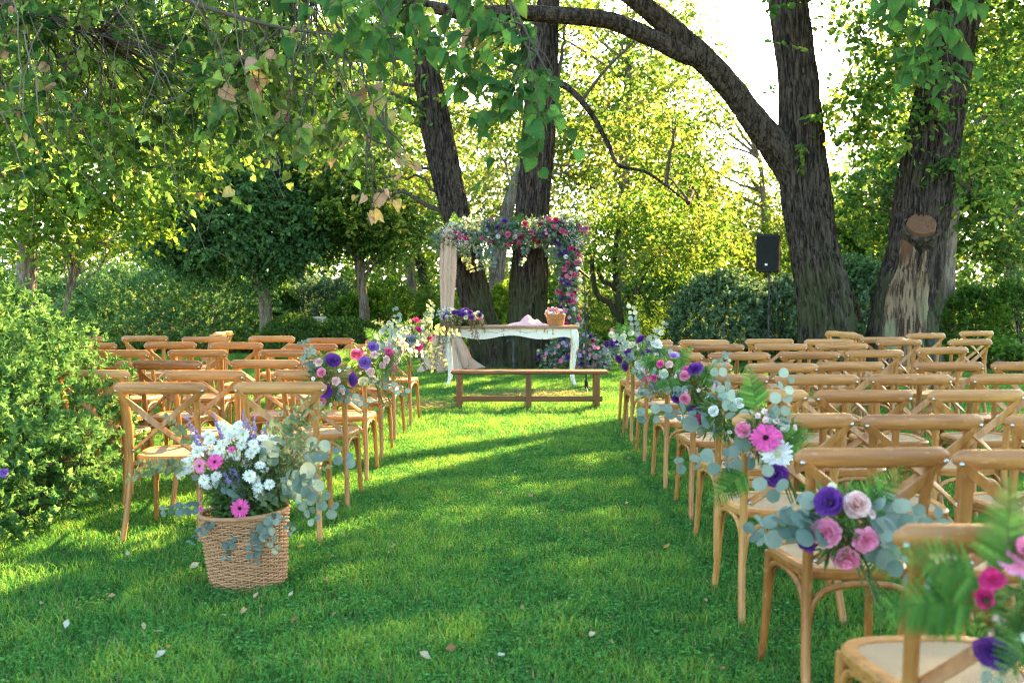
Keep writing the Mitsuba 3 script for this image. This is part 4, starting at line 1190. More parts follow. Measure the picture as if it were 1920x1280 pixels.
MIXES = [[('lisianthus', 'purple', 2, 0.08), ('gerbera', 'hot', 1, 0.10), ('rose', 'cream', 2, 0.065), ('star', 'blush', 6, 0.03), ('carnation', 'pink', 2, 0.07), ('bud', 'cream', 3, 0.035)],
         [('lisianthus', 'purple', 3, 0.08), ('rose', 'blush', 2, 0.07), ('star', 'white', 6, 0.03), ('carnation', 'hot', 1, 0.075), ('bud', 'cream', 2, 0.035)],
         [('lisianthus', 'violet', 2, 0.08), ('rose', 'pink', 2, 0.07), ('carnation', 'blush', 3, 0.065), ('star', 'pink', 5, 0.03), ('bud', 'cream', 3, 0.035)]]
fr = (-0.55, -0.8, 0.25)
bouquet('very near bouquet of ferns, magenta and purple flowers at the bottom right corner', (1.085, 2.03, 0.725), (-0.35, -0.9, 0.2), (0.12, 0.10, 0.13), 901,
        [('lisianthus', 'purple', 3, 0.075), ('carnation', 'pink', 1, 0.10), ('carnation', 'magenta', 3, 0.05), ('bud', 'cream', 3, 0.05), ('star', 'blush', 3, 0.03)], 1, 3, 1.0, 0.2)
bouquet('bouquet of large blue-green eucalyptus leaves with one blush rose, second on the right', (1.03, 3.05, 0.66), (-0.4, -0.85, 0.15), (0.11, 0.09, 0.13), 902,
        [('rose', 'blush', 1, 0.095), ('lisianthus', 'purple', 2, 0.085), ('carnation', 'pink', 3, 0.09), ('star', 'blush', 3, 0.035), ('bud', 'cream', 3, 0.05), ('rose', 'white', 1, 0.06)], 3, 13, 1.0, 0.27, big=True)
k1 = 'bouquet'
for q, dd, L in (((1830, 1130), (-1, -0.1, -0.02), 0.22), ((1840, 1090), (-0.9, -0.1, 0.35), 0.20), ((1880, 1080), (0.1, 0.1, 0.9), 0.2), ((1800, 1150), (-0.95, 0.1, -0.12), 0.16)):
    put(k1, 'fern_frond', FERNS[len(k1) % 4], along_T(at(*q, 1.98), dd, (-0.1, -0.8, 0.6), L))
k3 = bouquet('bouquet with white gerbera, hot pink gerbera and purple lisianthus, third on the right', (1.02, 3.94, 0.80), (-0.4, -0.85, 0.2), (0.12, 0.09, 0.12), 903,
             [('rose', 'pink', 2, 0.07), ('star', 'blush', 12, 0.032), ('rose', 'cream', 1, 0.07), ('carnation', 'hot', 1, 0.07), ('bud', 'cream', 2, 0.04)], 6, 7, 1.0, 0.30)
rng = np.random.default_rng(99)
add_flower(k3, 'gerbera', 'white', at(1458, 852, 3.80), (-0.2, -0.95, 0.2), 0.125, rng, label='big white gerbera')
add_flower(k3, 'gerbera', 'hot', at(1436, 822, 3.80), (-0.3, -0.8, 0.5), 0.125, rng, label='hot pink gerbera')
add_flower(k3, 'lisianthus', 'purple', at(1452, 886, 3.80), (-0.1, -0.9, -0.2), 0.10, rng, label='purple lisianthus')
put(k3, 'fern_frond', FERNS[1], along_T(at(1400, 880, 3.85), (-0.5, -0.1, -0.45), (-0.2, -0.9, 0.3), 0.21))
put(k3, 'fern_frond', FERNS[2], along_T(at(1420, 770, 3.9), (-0.2, 0, 0.9), (-0.2, -0.9, 0.2), 0.19))
bouquet('leafy bouquet of eucalyptus and fern with few flowers, fourth on the right', (1.04, 4.86, 0.76), fr, (0.12, 0.09, 0.12), 904, [('carnation', 'hot', 1, 0.07), ('rose', 'white', 2, 0.06), ('star', 'white', 4, 0.03)], 5, 9, 1.0, 0.32)
bouquet('bouquet with two purple blooms and tall fern fronds, fifth on the right', (1.07, 5.77, 0.80), fr, (0.13, 0.1, 0.13), 905, [('lisianthus', 'purple', 3, 0.085), ('carnation', 'hot', 2, 0.07), ('rose', 'pink', 2, 0.07), ('star', 'blush', 5, 0.03)], 6, 6)
bouquet('bouquet of pink and lilac flowers among ferns, sixth on the right', (1.05, 6.63, 0.83), fr, (0.14, 0.1, 0.11), 906, [('lisianthus', 'lilac', 2, 0.075), ('carnation', 'hot', 2, 0.07), ('carnation', 'blush', 3, 0.06), ('rose', 'cream', 2, 0.06)], 6, 6)
bouquet('round bouquet with a white bloom over a purple one, seventh on the right', (1.03, 7.68, 0.84), fr, (0.15, 0.11, 0.15), 907, [('carnation', 'white', 2, 0.10), ('lisianthus', 'purple', 4, 0.085), ('rose', 'pink', 2, 0.07), ('rose', 'cream', 4, 0.065), ('star', 'blush', 6, 0.03)], 6, 10)
bouquet('bouquet with purple, coral and cream flowers, eighth on the right', (1.02, 8.75, 0.88), fr, (0.15, 0.11, 0.14), 908, [('lisianthus', 'purple', 3, 0.085), ('rose', 'coral', 1, 0.08), ('rose', 'cream', 3, 0.065), ('bud', 'cream', 3, 0.04)], 6, 6)
bouquet('bouquet half hidden behind the others, farthest on the right', (1.06, 9.65, 0.88), fr, (0.13, 0.1, 0.12), 909, [('lisianthus', 'purple', 2, 0.08), ('rose', 'pink', 2, 0.07), ('rose', 'cream', 2, 0.065)], 4, 4)
fl = (0.55, -0.8, 0.25)
bouquet('bouquet with deep purple blooms hanging low over its stems, nearest on the left', (-1.12, 6.05, 0.83), (0.2, -0.95, 0.1), (0.13, 0.1, 0.15), 911,
        [('lisianthus', 'purple', 4, 0.09), ('rose', 'pink', 2, 0.065), ('carnation', 'blush', 3, 0.06), ('star', 'white', 7, 0.03), ('bud', 'cream', 2, 0.04)], 5, 7, 1.0, 0.26, (-0.55, -0.1, -0.7))
bouquet('bouquet of pink roses and lilac blooms with one tall broad fern, second on the left', (-1.0, 6.95, 0.86), fl, (0.17, 0.12, 0.15), 912,
        [('lisianthus', 'violet', 2, 0.085), ('rose', 'rosy', 3, 0.085), ('carnation', 'blush', 5, 0.06), ('rose', 'cream', 2, 0.07), ('bud', 'cream', 3, 0.04)], 7, 7, 1.05, 0.26)
bouquet('bouquet of blush carnations and a lilac bloom, third on the left', (-0.99, 7.85, 0.90), fl, (0.14, 0.11, 0.13), 913, [('carnation', 'blush', 4, 0.07), ('lisianthus', 'lilac', 1, 0.09), ('rose', 'cream', 2, 0.06), ('carnation', 'rosy', 2, 0.07)], 5, 4)
bouquet('bouquet with a single lilac rose and yellow-green leaves, fourth on the left', (-1.0, 8.9, 0.88), fl, (0.13, 0.11, 0.13), 914, [('rose', 'lilac', 1, 0.10), ('star', 'cream', 5, 0.04), ('carnation', 'pink', 2, 0.06)], 4, 4, olive=3)
k6 = bouquet('sunlit bouquet with a big magenta gerbera and round yellow-green leaves, farthest on the left', (-0.99, 9.85, 0.90), fl, (0.19, 0.14, 0.17), 915, [('carnation', 'magenta', 3, 0.08), ('rose', 'coral', 1, 0.09), ('bud', 'blush', 2, 0.05), ('star', 'cream', 5, 0.05)], 6, 4, 1.15, 0.30, olive=5)
add_flower(k6, 'gerbera', 'magenta', at(782, 649, 9.65), (0.3, -0.95, 0.05), 0.13, rng, label='big magenta gerbera')

# ------------------------------------------------------------------ the basket of flowers in front
BX, BY = -1.235, 4.61
m = T().translate([BX, BY, 0.0]).rotate([0, 1, 0], -3.0)
kb = thing('wicker_basket', 'tall round tan wicker basket standing on the lawn beside the left rows', 'basket')
HB = 0.35
nst = 34
th_s = np.arange(nst) / nst * 2 * np.pi
Rz = lambda z: 0.160 + 0.033 * (z / HB) ** 0.9
mb = MB()
for k in range(40):
    z = 0.006 + (HB - 0.02) * k / 39
    th = np.linspace(0, 2 * np.pi, nst * 4 + 1)
    w = 0.0062 * np.cos(th * nst / 2 + (k % 2) * np.pi) + 0.0012 * np.sin(th * 5 + k)
    R = Rz(z) + w
    mb.add(*sweep(np.column_stack([R * np.cos(th) * 1.04, R * np.sin(th), z + 0.0013 * np.sin(th * 3 + k * 1.7)]), 0.0040, sides=5, cap=False))
put(kb, 'woven_side', mb.ply('wicker', True), m, kind='stuff')
for a in th_s:
    put(kb, 'stake', mikit.ply(sweep(np.array([[Rz(z) * math.cos(a) * 1.04, Rz(z) * math.sin(a), z] for z in (0.0, 0.12, 0.24, HB)]), 0.0034, sides=6), 'wicker', True), m)
mb = MB()
for ph in (0, 2.1, 4.2):
    th = np.linspace(0, 2 * np.pi, 220)
    R = Rz(HB) + 0.006 * np.cos(th * 34 + ph)
    mb.add(*sweep(np.column_stack([R * np.cos(th) * 1.04, R * np.sin(th), HB + 0.006 * np.sin(th * 34 + ph)]), 0.006, sides=6, cap=False))
put(kb, 'rim', mb.ply('wicker', True), m, kind='stuff')
put(kb, 'liner', mikit.ply(loft([ring((0, 0, z), Rz(z) - 0.009, np.array([0.0001, 0, 1.0]), 32, 0) for z in (0.01, 0.1, 0.2, 0.3)], cap_last=True), 'basket_dark', True), m)

rng = np.random.default_rng(1001)
ka = thing('flower_arrangement', 'large arrangement of white daisies, pink gerberas and eucalyptus filling the wicker basket', 'flowers')
base = np.array([BX, BY, 0.34])
filler(ka, rng, base + [0.0, 0, 0.17], (0.23, 0.15, 0.18), 2400, 0.042, 'filler', 'long')
filler(ka, rng, base + [0.16, 0, 0.22], (0.2, 0.15, 0.16), 500, 0.04, 'olive', 'oval', 'olive_foliage')
filler(ka, rng, base + [0, -0.02, 0.05], (0.16, 0.13, 0.07), 800, 0.045, 'filler', 'oval', 'base_foliage')
mbst = MB()


def from_px(px, py, d):
    return at(px, py, d)


def stem_to(p, r=0.002):
    q, rr = branch_path(rng, base + rng.normal(0, 0.05, 3) * [1, 1, 0.2], p, r, r * 0.8, 6, 0.06)
    mbst.add(*sweep(q, rr, sides=5, cap=False))


daisies = [(415, 800), (432, 812), (448, 796), (395, 825), (418, 830), (433, 822), (452, 835), (475, 832), (470, 850), (492, 822), (510, 824), (408, 855), (425, 852), (445, 853), (462, 868), (400, 845), (385, 835), (376, 842), (368, 832), (348, 870), (342, 884), (356, 862), (338, 886), (405, 893), (396, 903), (388, 908), (383, 900), (468, 893), (480, 899), (484, 914), (485, 926), (505, 908), (495, 878), (488, 872), (370, 848), (440, 805), (462, 820), (455, 815), (422, 805), (500, 838), (360, 880), (412, 842), (478, 842), (390, 815)]
for q in daisies:
    d = 4.44 + rng.uniform(-0.07, 0.06) + 0.0004 * (930 - q[1])
    p = from_px(*q, d)
    add_flower(ka, 'daisy', 'white', p, norm(np.array([(q[0] - 430) / 300, -0.75, 0.55 + (860 - q[1]) / 260]) + rng.normal(0, 0.22, 3)), 0.063 * rng.uniform(0.8, 1.15), rng)
    stem_to(p)
for q, s, c, ax_ in (((403, 866), 0.078, 'hot', (-0.1, -0.9, 0.4)), ((375, 873), 0.07, 'pink', (-0.4, -0.9, 0.1)), ((450, 953), 0.088, 'hot', (0.05, -0.95, 0.3)), ((434, 842), 0.035, 'hot', (0, -0.6, 0.6)), ((377, 953), 0.03, 'hot', (-0.5, -0.8, 0))):
    p = from_px(*q, 4.36)
    add_flower(ka, 'gerbera', c, p, ax_, s, rng, label='hot pink gerbera' if c == 'hot' and s > 0.05 else None)
    stem_to(p)
for q in ((345, 775), (352, 800), (400, 775), (405, 790), (455, 770), (465, 785), (470, 800), (480, 795), (492, 808), (500, 790), (495, 840), (440, 880), (430, 875), (420, 885), (360, 820), (478, 780)):   # lavender-coloured spikes
    tip = from_px(*q, 4.46 + rng.uniform(-0.05, 0.05))
    low = base + (tip - base) * 0.62
    mb = MB()
    d = tip - low
    for i in range(26):
        t = 0.35 + 0.65 * i / 25
        c0 = low + d * t + rng.normal(0, 0.0045 * (1.15 - t), 3)
        v, f = dome(c0, 0.0068 * (1.35 - t), 0.012, norm(rng.normal(size=3)), 5)
        mb.add(v, f, np.array([0.42, 0.33, 0.62]) * rng.uniform(0.7, 1.2))
    put(ka, 'lavender_spike', mb.ply('petal', False, True))
    stem_to(tip - d * 0.2, 0.0016)
for q, qq, L, kd in (((455, 985), (470, 1045), 0.21, 0), ((430, 980), (425, 1030), 0.19, 0), ((480, 975), (510, 1010), 0.19, 0), ((400, 970), (385, 985), 0.18, 0), ((385, 945), (345, 950), 0.22, 0), ((470, 980), (495, 1040), 0.17, 0), ((500, 965), (530, 985), 0.17, 0), ((540, 890), (610, 935), 0.26, 0), ((560, 860), (625, 850), 0.24, 0), ((520, 920), (550, 905), 0.2, 0), ((500, 880), (520, 830), 0.2, 0), ((540, 900), (580, 960), 0.22, 0),
                     ((350, 890), (270, 880), 0.26, 1), ((360, 880), (285, 860), 0.24, 1), ((540, 830), (580, 775), 0.24, 1), ((530, 820), (560, 770), 0.22, 1), ((560, 840), (590, 790), 0.22, 1), ((375, 830), (330, 800), 0.2, 1), ((520, 850), (590, 830), 0.22, 1), ((500, 820), (530, 780), 0.2, 1)):
    a, b = from_px(*q, 4.46), from_px(*qq, 4.42)
    put(ka, 'eucalyptus_sprig' if kd == 0 else 'leafy_sprig', (EUCB if kd == 0 else OLIVES)[rng.integers(3)], along_T(a, b - a, (rng.normal(0, 0.3), -0.8, 0.6), L * 0.92 * (0.85 if kd == 0 and q[1] > 940 else 1)))
    stem_to(a)
for i in range(16):
    a = base + rng.normal(0, 0.07, 3) * [1, 1, 0.3] + [0, 0, 0.05]
    d = norm(np.array([rng.normal(0, 0.8), rng.normal(-0.2, 0.4), rng.uniform(0.3, 1)]))
    put(ka, 'leafy_sprig', (OLIVES if i % 2 else EUCS)[rng.integers(3)], along_T(a, d, (0, -0.5, 0.8), rng.uniform(0.18, 0.30)))
put(ka, 'stems', mbst.ply('stem', True), kind='stuff')

# ------------------------------------------------------------------ bench
kb = thing('bench', 'low brown wooden bench with a plain plank seat standing before the table', 'bench')
by = 11.55
bx0, bx1 = -0.705, 1.115
put(kb, 'seat_plank', mikit.ply(box((bx0, by - 0.13, 0.400), (bx1, by + 0.13, 0.440), 0.012), 'bench_wood'))
for x in (bx0 + 0.095, (bx0 + bx1) / 2 - 0.012, bx1 - 0.135):
    for y in (by - 0.095, by + 0.095):
        put(kb, 'leg', mikit.ply(box((x - 0.033, y - 0.025, -0.01), (x + 0.033, y + 0.025, 0.402), 0.005), 'bench_post_wood'))
    put(kb, 'cross_piece', mikit.ply(box((x - 0.02, by - 0.07, 0.09), (x + 0.02, by + 0.07, 0.15), 0.004), 'bench_wood'))
put(kb, 'stretcher', mikit.ply(box((bx0 + 0.03, by - 0.108, 0.085), (bx1 - 0.07, by - 0.073, 0.148), 0.005), 'bench_wood'))

# ------------------------------------------------------------------ table
kt = thing('table', 'white painted console table with curved legs and a brown plank top', 'table')
ty = 14.0
tx0, tx1 = -0.98, 0.96
TH = 0.86
for i, (a, b) in enumerate(((0, 0.19), (0.194, 0.385), (0.389, 0.58))):
    put(kt, 'top_plank', mikit.ply(box((tx0, ty - 0.02 + a, TH - 0.035), (tx1, ty - 0.02 + b, TH), 0.006), 'table_top_wood'))


def apron(x0, x1, y, deep=0.03):
    import shapely.geometry as sg
    x = np.linspace(x0, x1, 61)
    u = (x - x0) / (x1 - x0)
    low = 0.700 + 0.028 * np.cos(u * 4 * np.pi) - 0.022 * np.exp(-(np.minimum(u, 1 - u) / 0.06) ** 2) * 2
    poly = sg.Polygon(list(zip(x, low)) + [(x1, TH - 0.036), (x0, TH - 0.036)])
    mesh = trimesh.creation.extrude_polygon(poly, deep, engine='earcut')
    v = np.array(mesh.vertices)
    return np.column_stack([v[:, 0], y + v[:, 2], v[:, 1]]), np.array(mesh.faces)[:, ::-1]


ap = put(kt, 'apron', mikit.ply(apron(tx0 + 0.09, tx1 - 0.09, ty + 0.03), 'white_paint'), label='white apron with a scalloped lower edge')
mb = MB()
for s in (-1, 1):
    u = np.linspace(0, 1, 40)
    x = -0.01 + s * (0.03 + 0.36 * u)
    z = 0.775 + 0.014 * np.sin(u * 9) * (1 - u * 0.6)
    mb.add(*sweep(np.column_stack([x, np.full(40, ty + 0.0285), z]), 0.0032 * np.sin(u * np.pi) ** 0.5 + 0.0006, sides=5))
put(ap, 'carved_scroll', mb.ply('carving_line', True), kind='stuff')
put(kt, 'apron', mikit.ply(apron(tx0 + 0.09, tx1 - 0.09, ty + 0.50), 'white_paint'))
for x in (tx0 + 0.07, tx1 - 0.10):
    put(kt, 'side_apron', mikit.ply(box((x, ty + 0.07, 0.70), (x + 0.03, ty + 0.49, TH - 0.036), 0.003), 'white_paint'))
for sx, x in ((-1, tx0 + 0.085), (1, tx1 - 0.085)):
    for sy, y in ((-1, ty + 0.045), (1, ty + 0.515)):
        z = np.array([0.824, 0.74, 0.66, 0.52, 0.36, 0.2, 0.09, 0.03, 0.0])
        off = np.array([0.0, 0.012, 0.024, 0.02, 0.0, -0.012, -0.002, 0.016, 0.02])
        r = np.array([0.046, 0.050, 0.046, 0.036, 0.028, 0.022, 0.021, 0.026, 0.024])
        q = spline(np.column_stack([x + sx * off, y + sy * off * 0.7, z, r]), 22)
        put(kt, 'leg', mikit.ply(sweep(q[:, :3], q[:, 3], up=[0, 1, 0], sides=12, power=4), 'white_paint', 50))

# cloth on the table
kc = thing('pink_cloth', 'crumpled pale pink cloth lying on the table', 'cloth')
rng = np.random.default_rng(71)
nx, ny = 60, 34
gx, gy = np.meshgrid(np.linspace(-0.08, 0.52, nx), np.linspace(0.02, 0.42, ny), indexing='ij')
q = np.stack([gx * 7, gy * 7, gx * 0], -1)
u, w = (gx + 0.08) / 0.6, (gy - 0.02) / 0.4
body = np.exp(-((u - 0.52) / 0.27) ** 2) * np.exp(-((w - 0.5) / 0.42) ** 2)
h = 0.012 + 0.085 * body + 0.07 * np.abs(meshkit.fbm(q + gy[..., None] * 2, 3, 4) - 0.5) * (0.3 + body) * 1.6
h += 0.02 * np.sin(u * 23 + 4 * w + 3 * meshkit.fbm(q * 0.6, 2, 9)) * (0.2 + body)
h = np.maximum(h, 0.006)
e = np.clip(np.minimum(np.minimum(u, 1 - u), np.minimum(w, 1 - w)) / 0.06, 0, 1)
h = 0.005 + (h - 0.005) * e
ox = 0.05 * (meshkit.fbm(np.stack([gy * 9, u * 3, gy * 0], -1), 2, 3) - 0.5)
V = np.stack([gx + ox, ty + gy + ox * 0.5, TH + h], -1).reshape(-1, 3)
i, j = np.meshgrid(np.arange(nx - 1), np.arange(ny - 1), indexing='ij')
Q = np.stack([i * ny + j, (i + 1) * ny + j, (i + 1) * ny + j + 1, i * ny + j + 1], -1).reshape(-1, 4)
single(kc, mikit.ply((V, np.vstack([Q[:, [0, 1, 2]], Q[:, [0, 2, 3]]])), 'pink_fabric', True))

# small basket on the table
ks = thing('small_basket', 'small orange-brown woven basket on the right end of the table', 'basket')
sx_, sy_ = at(1042, 600, 14.2)[0], 14.22
Rb = lambda z: 0.105 + 0.03 * (z / 0.155)
mb = MB()
for k in range(17):
    z = 0.006 + 0.145 * k / 16
    th = np.linspace(0, 2 * np.pi, 25 * 4)
    R = Rb(z) + 0.004 * np.cos(th * 12 + (k % 2) * np.pi)
    mb.add(*sweep(np.column_stack([sx_ + R * np.cos(th), sy_ + R * np.sin(th), TH + z + 0 * th]), 0.0052, sides=5, cap=False))
put(ks, 'woven_side', mb.ply('orange_wicker', True), kind='stuff')
for a in np.arange(24) / 24 * 6.2832:
    put(ks, 'stake', mikit.ply(sweep(np.array([[sx_ + Rb(z) * math.cos(a), sy_ + Rb(z) * math.sin(a), TH + z] for z in (0.002, 0.08, 0.155)]), 0.004, sides=5), 'orange_wicker', True))
mb = MB()
for ph in (0, 3.14):
    th = np.linspace(0, 6.2832, 120)
    R = Rb(0.155) + 0.005 * np.cos(th * 22 + ph)
    mb.add(*sweep(np.column_stack([sx_ + R * np.cos(th), sy_ + R * np.sin(th), TH + 0.155 + 0.005 * np.sin(th * 22 + ph)]), 0.008, sides=6, cap=False))
put(ks, 'rim', mb.ply('orange_wicker', True), kind='stuff')
put(ks, 'liner', mikit.ply(loft([ring((sx_, sy_, TH + z), Rb(z) - 0.008, np.array([0.0001, 0, 1.0]), 24, 0) for z in (0.005, 0.06, 0.11)], cap_last=True), 'basket_dark', True))
kf = thing('favour_flowers', 'pink and white flowers and petals heaped in the small basket', 'flowers')
rng = np.random.default_rng(72)
for i in range(30):
    d = norm(rng.normal(size=3) * [1, 1, 0.6] + [-0.35, -0.2, 0.5])
    p = np.array([sx_ - 0.02, sy_, TH + 0.15]) + d * [0.115, 0.1, 0.10]
    add_flower(kf, ('carnation', 'rose', 'star')[i % 3], ('white', 'blush', 'white', 'pink')[i % 4], p, d, 0.065 * rng.uniform(0.8, 1.2), rng)
for c, o in ((COL['coral'], (-0.12, -0.05, 0.17)), ((0.75, 0.30, 0.03), (-0.135, -0.04, 0.165)), ((0.03, 0.35, 0.22), (0.07, -0.08, 0.19)), ((0.3, 0.1, 0.5), (0.095, -0.05, 0.175))):
    mb = MB().add(*leaves(np.array([[sx_, sy_, TH]]) + [o], np.array([[o[0], -0.4, 0.2]]), np.array([[0, -0.5, 1.0]]), np.array([0.06]), 'oval4', np.array([c])))
    put(kf, 'coloured_petal', mb.ply('petal', False, True))

# arrangement on the left end of the table, with trailing berries
kf = thing('table_flowers', 'purple and cream flower arrangement with trailing pink berries on the left end of the table', 'flowers')
rng = np.random.default_rng(73)
c = np.array([at(868, 600, 14.1)[0], 14.15, TH + 0.10])
filler(kf, rng, c + [0, 0, -0.03], (0.30, 0.14, 0.12), 700, 0.06, 'filler', 'long')
put(kf, 'bowl', mikit.ply(loft([ring(c + [0, 0, -0.105 + z], r, np.array([0.0001, 0, 1.0]), 20, 0) for z, r in ((0.0, 0.09), (0.03, 0.13), (0.08, 0.14))]), 'basket_dark', True))
for i in range(44):
    d = norm(rng.normal(size=3) * [1, 0.7, 0.6] + [0, -0.5, 0.55])
    p = c + d * [0.27, 0.13, 0.13]
    kd, co, s = [('lisianthus', 'purple', 0.085), ('rose', 'cream', 0.075), ('bud', 'cream', 0.06), ('lisianthus', 'violet', 0.075), ('rose', 'pink', 0.065), ('rose', 'white', 0.07)][rng.choice(6, p=[0.3, 0.22, 0.12, 0.14, 0.12, 0.1])]
    add_flower(kf, kd, co, p, norm(d + [0, -0.4, 0.2]), s, rng)
for x0, x1, z1 in ((-0.32, -0.40, -0.62), (-0.25, -0.28, -0.50), (-0.20, -0.24, -0.38), (-0.36, -0.37, -0.72), (-0.12, -0.16, -0.33), (0.16, 0.22, -0.30), (0.1, 0.14, -0.22), (0.24, 0.3, -0.16), (-0.02, -0.05, -0.24), (-0.30, -0.33, -0.36)):
    a = c + [x0 * 0.8, -0.13, -0.02]
    b = c + [x1, -0.19, z1]
    mid = (a + b) / 2 + [0, -0.07, 0.08]
    p = spline([a, mid, b], 14)
    mb = MB().add(*sweep(p, 0.0025, sides=4, cap=False), c=(0.10, 0.14, 0.05))
    t = rng.random(34) ** 0.8
    q = np.stack([np.interp(t, np.linspace(0, 1, 14), p[:, i]) for i in range(3)], 1) + rng.normal(0, 0.014, (34, 3))
    for e in q:
        v, f = dome(e, 0.0085, 0.011, norm(rng.normal(size=3)), 6)
        mb.add(v, f, np.array((0.58, 0.12, 0.14)) * rng.uniform(0.7, 1.25))
    q2 = np.repeat(p, 5, 0) + rng.normal(0, 0.01, (70, 3))
    v, f, cc = leaves(q2, rng.normal(0, 0.6, q2.shape) + [0, -0.2, -0.8], rng.normal(0, 1, q2.shape), rng.uniform(0.03, 0.06, 70), 'long', tint(rng, 70, PAL['filler']))
    mb.add(v, f, cc)
    put(kf, 'trailing_berries', mb.ply('petal', False, True))

# ------------------------------------------------------------------ flower arch
DA = 16.45
ax0, ax1 = at(845, 500, DA)[0], at(1068, 500, DA)[0]
AH = 2.27
kA = thing('wedding_arch', 'wooden arch frame standing before the centre trunks, hidden by flowers and cloth', 'arch')
for x in (ax0, ax1):
    for y in (DA, DA + 0.45):
        put(kA, 'post', mikit.ply(box((x - 0.035, y - 0.035, -0.01), (x + 0.035, y + 0.035, AH), 0.004), 'pale_bark'))
for y in (DA, DA + 0.45):
    put(kA, 'beam', mikit.ply(box((ax0 - 0.09, y - 0.034, AH + 0.001), (ax1 + 0.09, y + 0.034, AH + 0.07), 0.004), 'pale_bark'))


def gyps(k, rng, c, r, n, size=0.011, name='babys_breath'):
    mb = MB()
    d = norm(rng.normal(size=(n, 3)))
    P = c + d * np.asarray(r) * rng.random((n, 1)) ** 0.4
    v, f = dome((0, 0, 0), 1, 0.8, (0, 0, 1), 6)
    for p, q in zip(P, d):
        mb.add(place(v, p, q + rng.normal(0, 0.4, 3), size * rng.uniform(0.7, 1.3)), f, (0.80, 0.79, 0.70))
    for p in P[::4]:
        mb.add(*sweep(np.array([c + (p - c) * 0.1, p]), 0.0015, sides=3, cap=False), c=(0.2, 0.26, 0.1))
    put(k, name, mb.ply('petal', False, True), kind='stuff')


def garland(label, spine, rad, seed, nfol, flowers, pal='filler', gy=(), extra_pal='euc'):
    rng = np.random.default_rng(seed)
    k = thing('flower_garland', label, 'garland')
    sp = spline(spine, 60)
    n = nfol
    i = rng.integers(0, 60, n)
    d = norm(rng.normal(size=(n, 3)) + [0, -0.2, 0])
    R = np.interp(i, np.linspace(0, 59, len(rad)), rad)
    P = sp[i] + d * R[:, None] * rng.random((n, 1)) ** 0.5
    half = n // 2
    for a, b, nm, kind, size, pp in ((0, half, 'foliage', 'long', 0.09, pal), (half, n, 'eucalyptus_foliage', 'round', 0.055, extra_pal)):
        v, f, col = leaves(P[a:b], d[a:b] + rng.normal(0, 0.5, d[a:b].shape), rng.normal(0, 0.5, d[a:b].shape) + [0, -0.5, 0.6], size * rng.uniform(0.6, 1.2, b - a), kind, tint(rng, b - a, PAL[pp]))
        put(k, nm, mikit.ply((v, f), 'leaf', False, color=col), kind='stuff')
    pts = []
    for kd, co, cnt, s, lo, hi in flowers:
        for _ in range(cnt):
            best = None
            for _ in range(14):
                t = rng.uniform(lo, hi)
                e = norm(rng.normal(size=3) * [1, 0.5, 1] + [0, -1.0, 0.05])
                p = np.array([np.interp(t, np.linspace(0, 1, 60), sp[:, q]) for q in range(3)]) + e * np.interp(t, np.linspace(0, 1, len(rad)), rad) * 0.93
                m_ = min([np.linalg.norm(p - q) for q in pts] + [9]) - s * 0.8
                if best is None or m_ > best[0]:
                    best = (m_, p, e)
                if m_ > 0:
                    break
            pts.append(best[1])
            add_flower(k, kd, co, best[1], norm(best[2] + [0, -0.7, 0.1] + rng.normal(0, 0.2, 3)), s * rng.uniform(0.85, 1.15), rng)
    for c, r, m_ in gy:
        gyps(k, rng, np.asarray(c, float), r, m_)
    return k, rng, sp


ym = DA + 0.1
kg, rng, sp = garland('long garland of pink and purple flowers along the top beam of the arch', [(ax0 - 0.12, ym, AH - 0.08), (ax0 + 0.3, ym, AH + 0.02), (0.1, ym, AH + 0.03), (0.7, ym, AH + 0.06), (ax1 + 0.12, ym, AH + 0.02)], [0.25, 0.27, 0.25, 0.27, 0.30], 81, 6200,
                      [('rose', 'magenta', 8, 0.105, 0.1, 0.95), ('rose', 'rosy', 16, 0.09, 0.08, 1), ('rose', 'wine', 10, 0.08, 0.15, 1), ('rose', 'white', 7, 0.085, 0.15, 1), ('lisianthus', 'purple', 9, 0.09, 0.3, 1), ('carnation', 'hot', 8, 0.08, 0.1, 1), ('star', 'pink', 24, 0.055, 0.1, 1), ('carnation', 'cream', 8, 0.07, 0.05, 1)],
                      gy=[((ax0 + 0.08, ym - 0.16, AH + 0.02), (0.24, 0.12, 0.18), 260), ((ax0 + 0.2, ym - 0.2, AH - 0.14), (0.16, 0.1, 0.14), 160), ((0.95, ym - 0.2, AH + 0.02), (0.14, 0.1, 0.16), 110), ((1.05, ym - 0.2, AH - 0.15), (0.13, 0.1, 0.12), 90)])
for x in (-0.78, -0.62, -0.4, -0.28, 0.2, 0.55, 0.75, -0.85, 0.62):          # trailing sprigs under the beam
    a = np.array([x, ym - 0.1, AH - 0.15])
    put(kg, 'trailing_sprig', (OLIVES + EUCS)[rng.integers(8)], along_T(a, (rng.normal(0, 0.2), -0.1, -1), (0, -1, 0.1), rng.uniform(0.3, 0.5)))
for i in range(16):
    t = rng.random()
    a = sp[int(t * 59)]
    put(kg, 'leafy_sprig', (OLIVES + FERNS)[rng.integers(7)], along_T(a, (rng.normal(0, 0.6), -0.3, rng.uniform(-0.3, 1)), (0, -1, 0.3), rng.uniform(0.28, 0.42)))
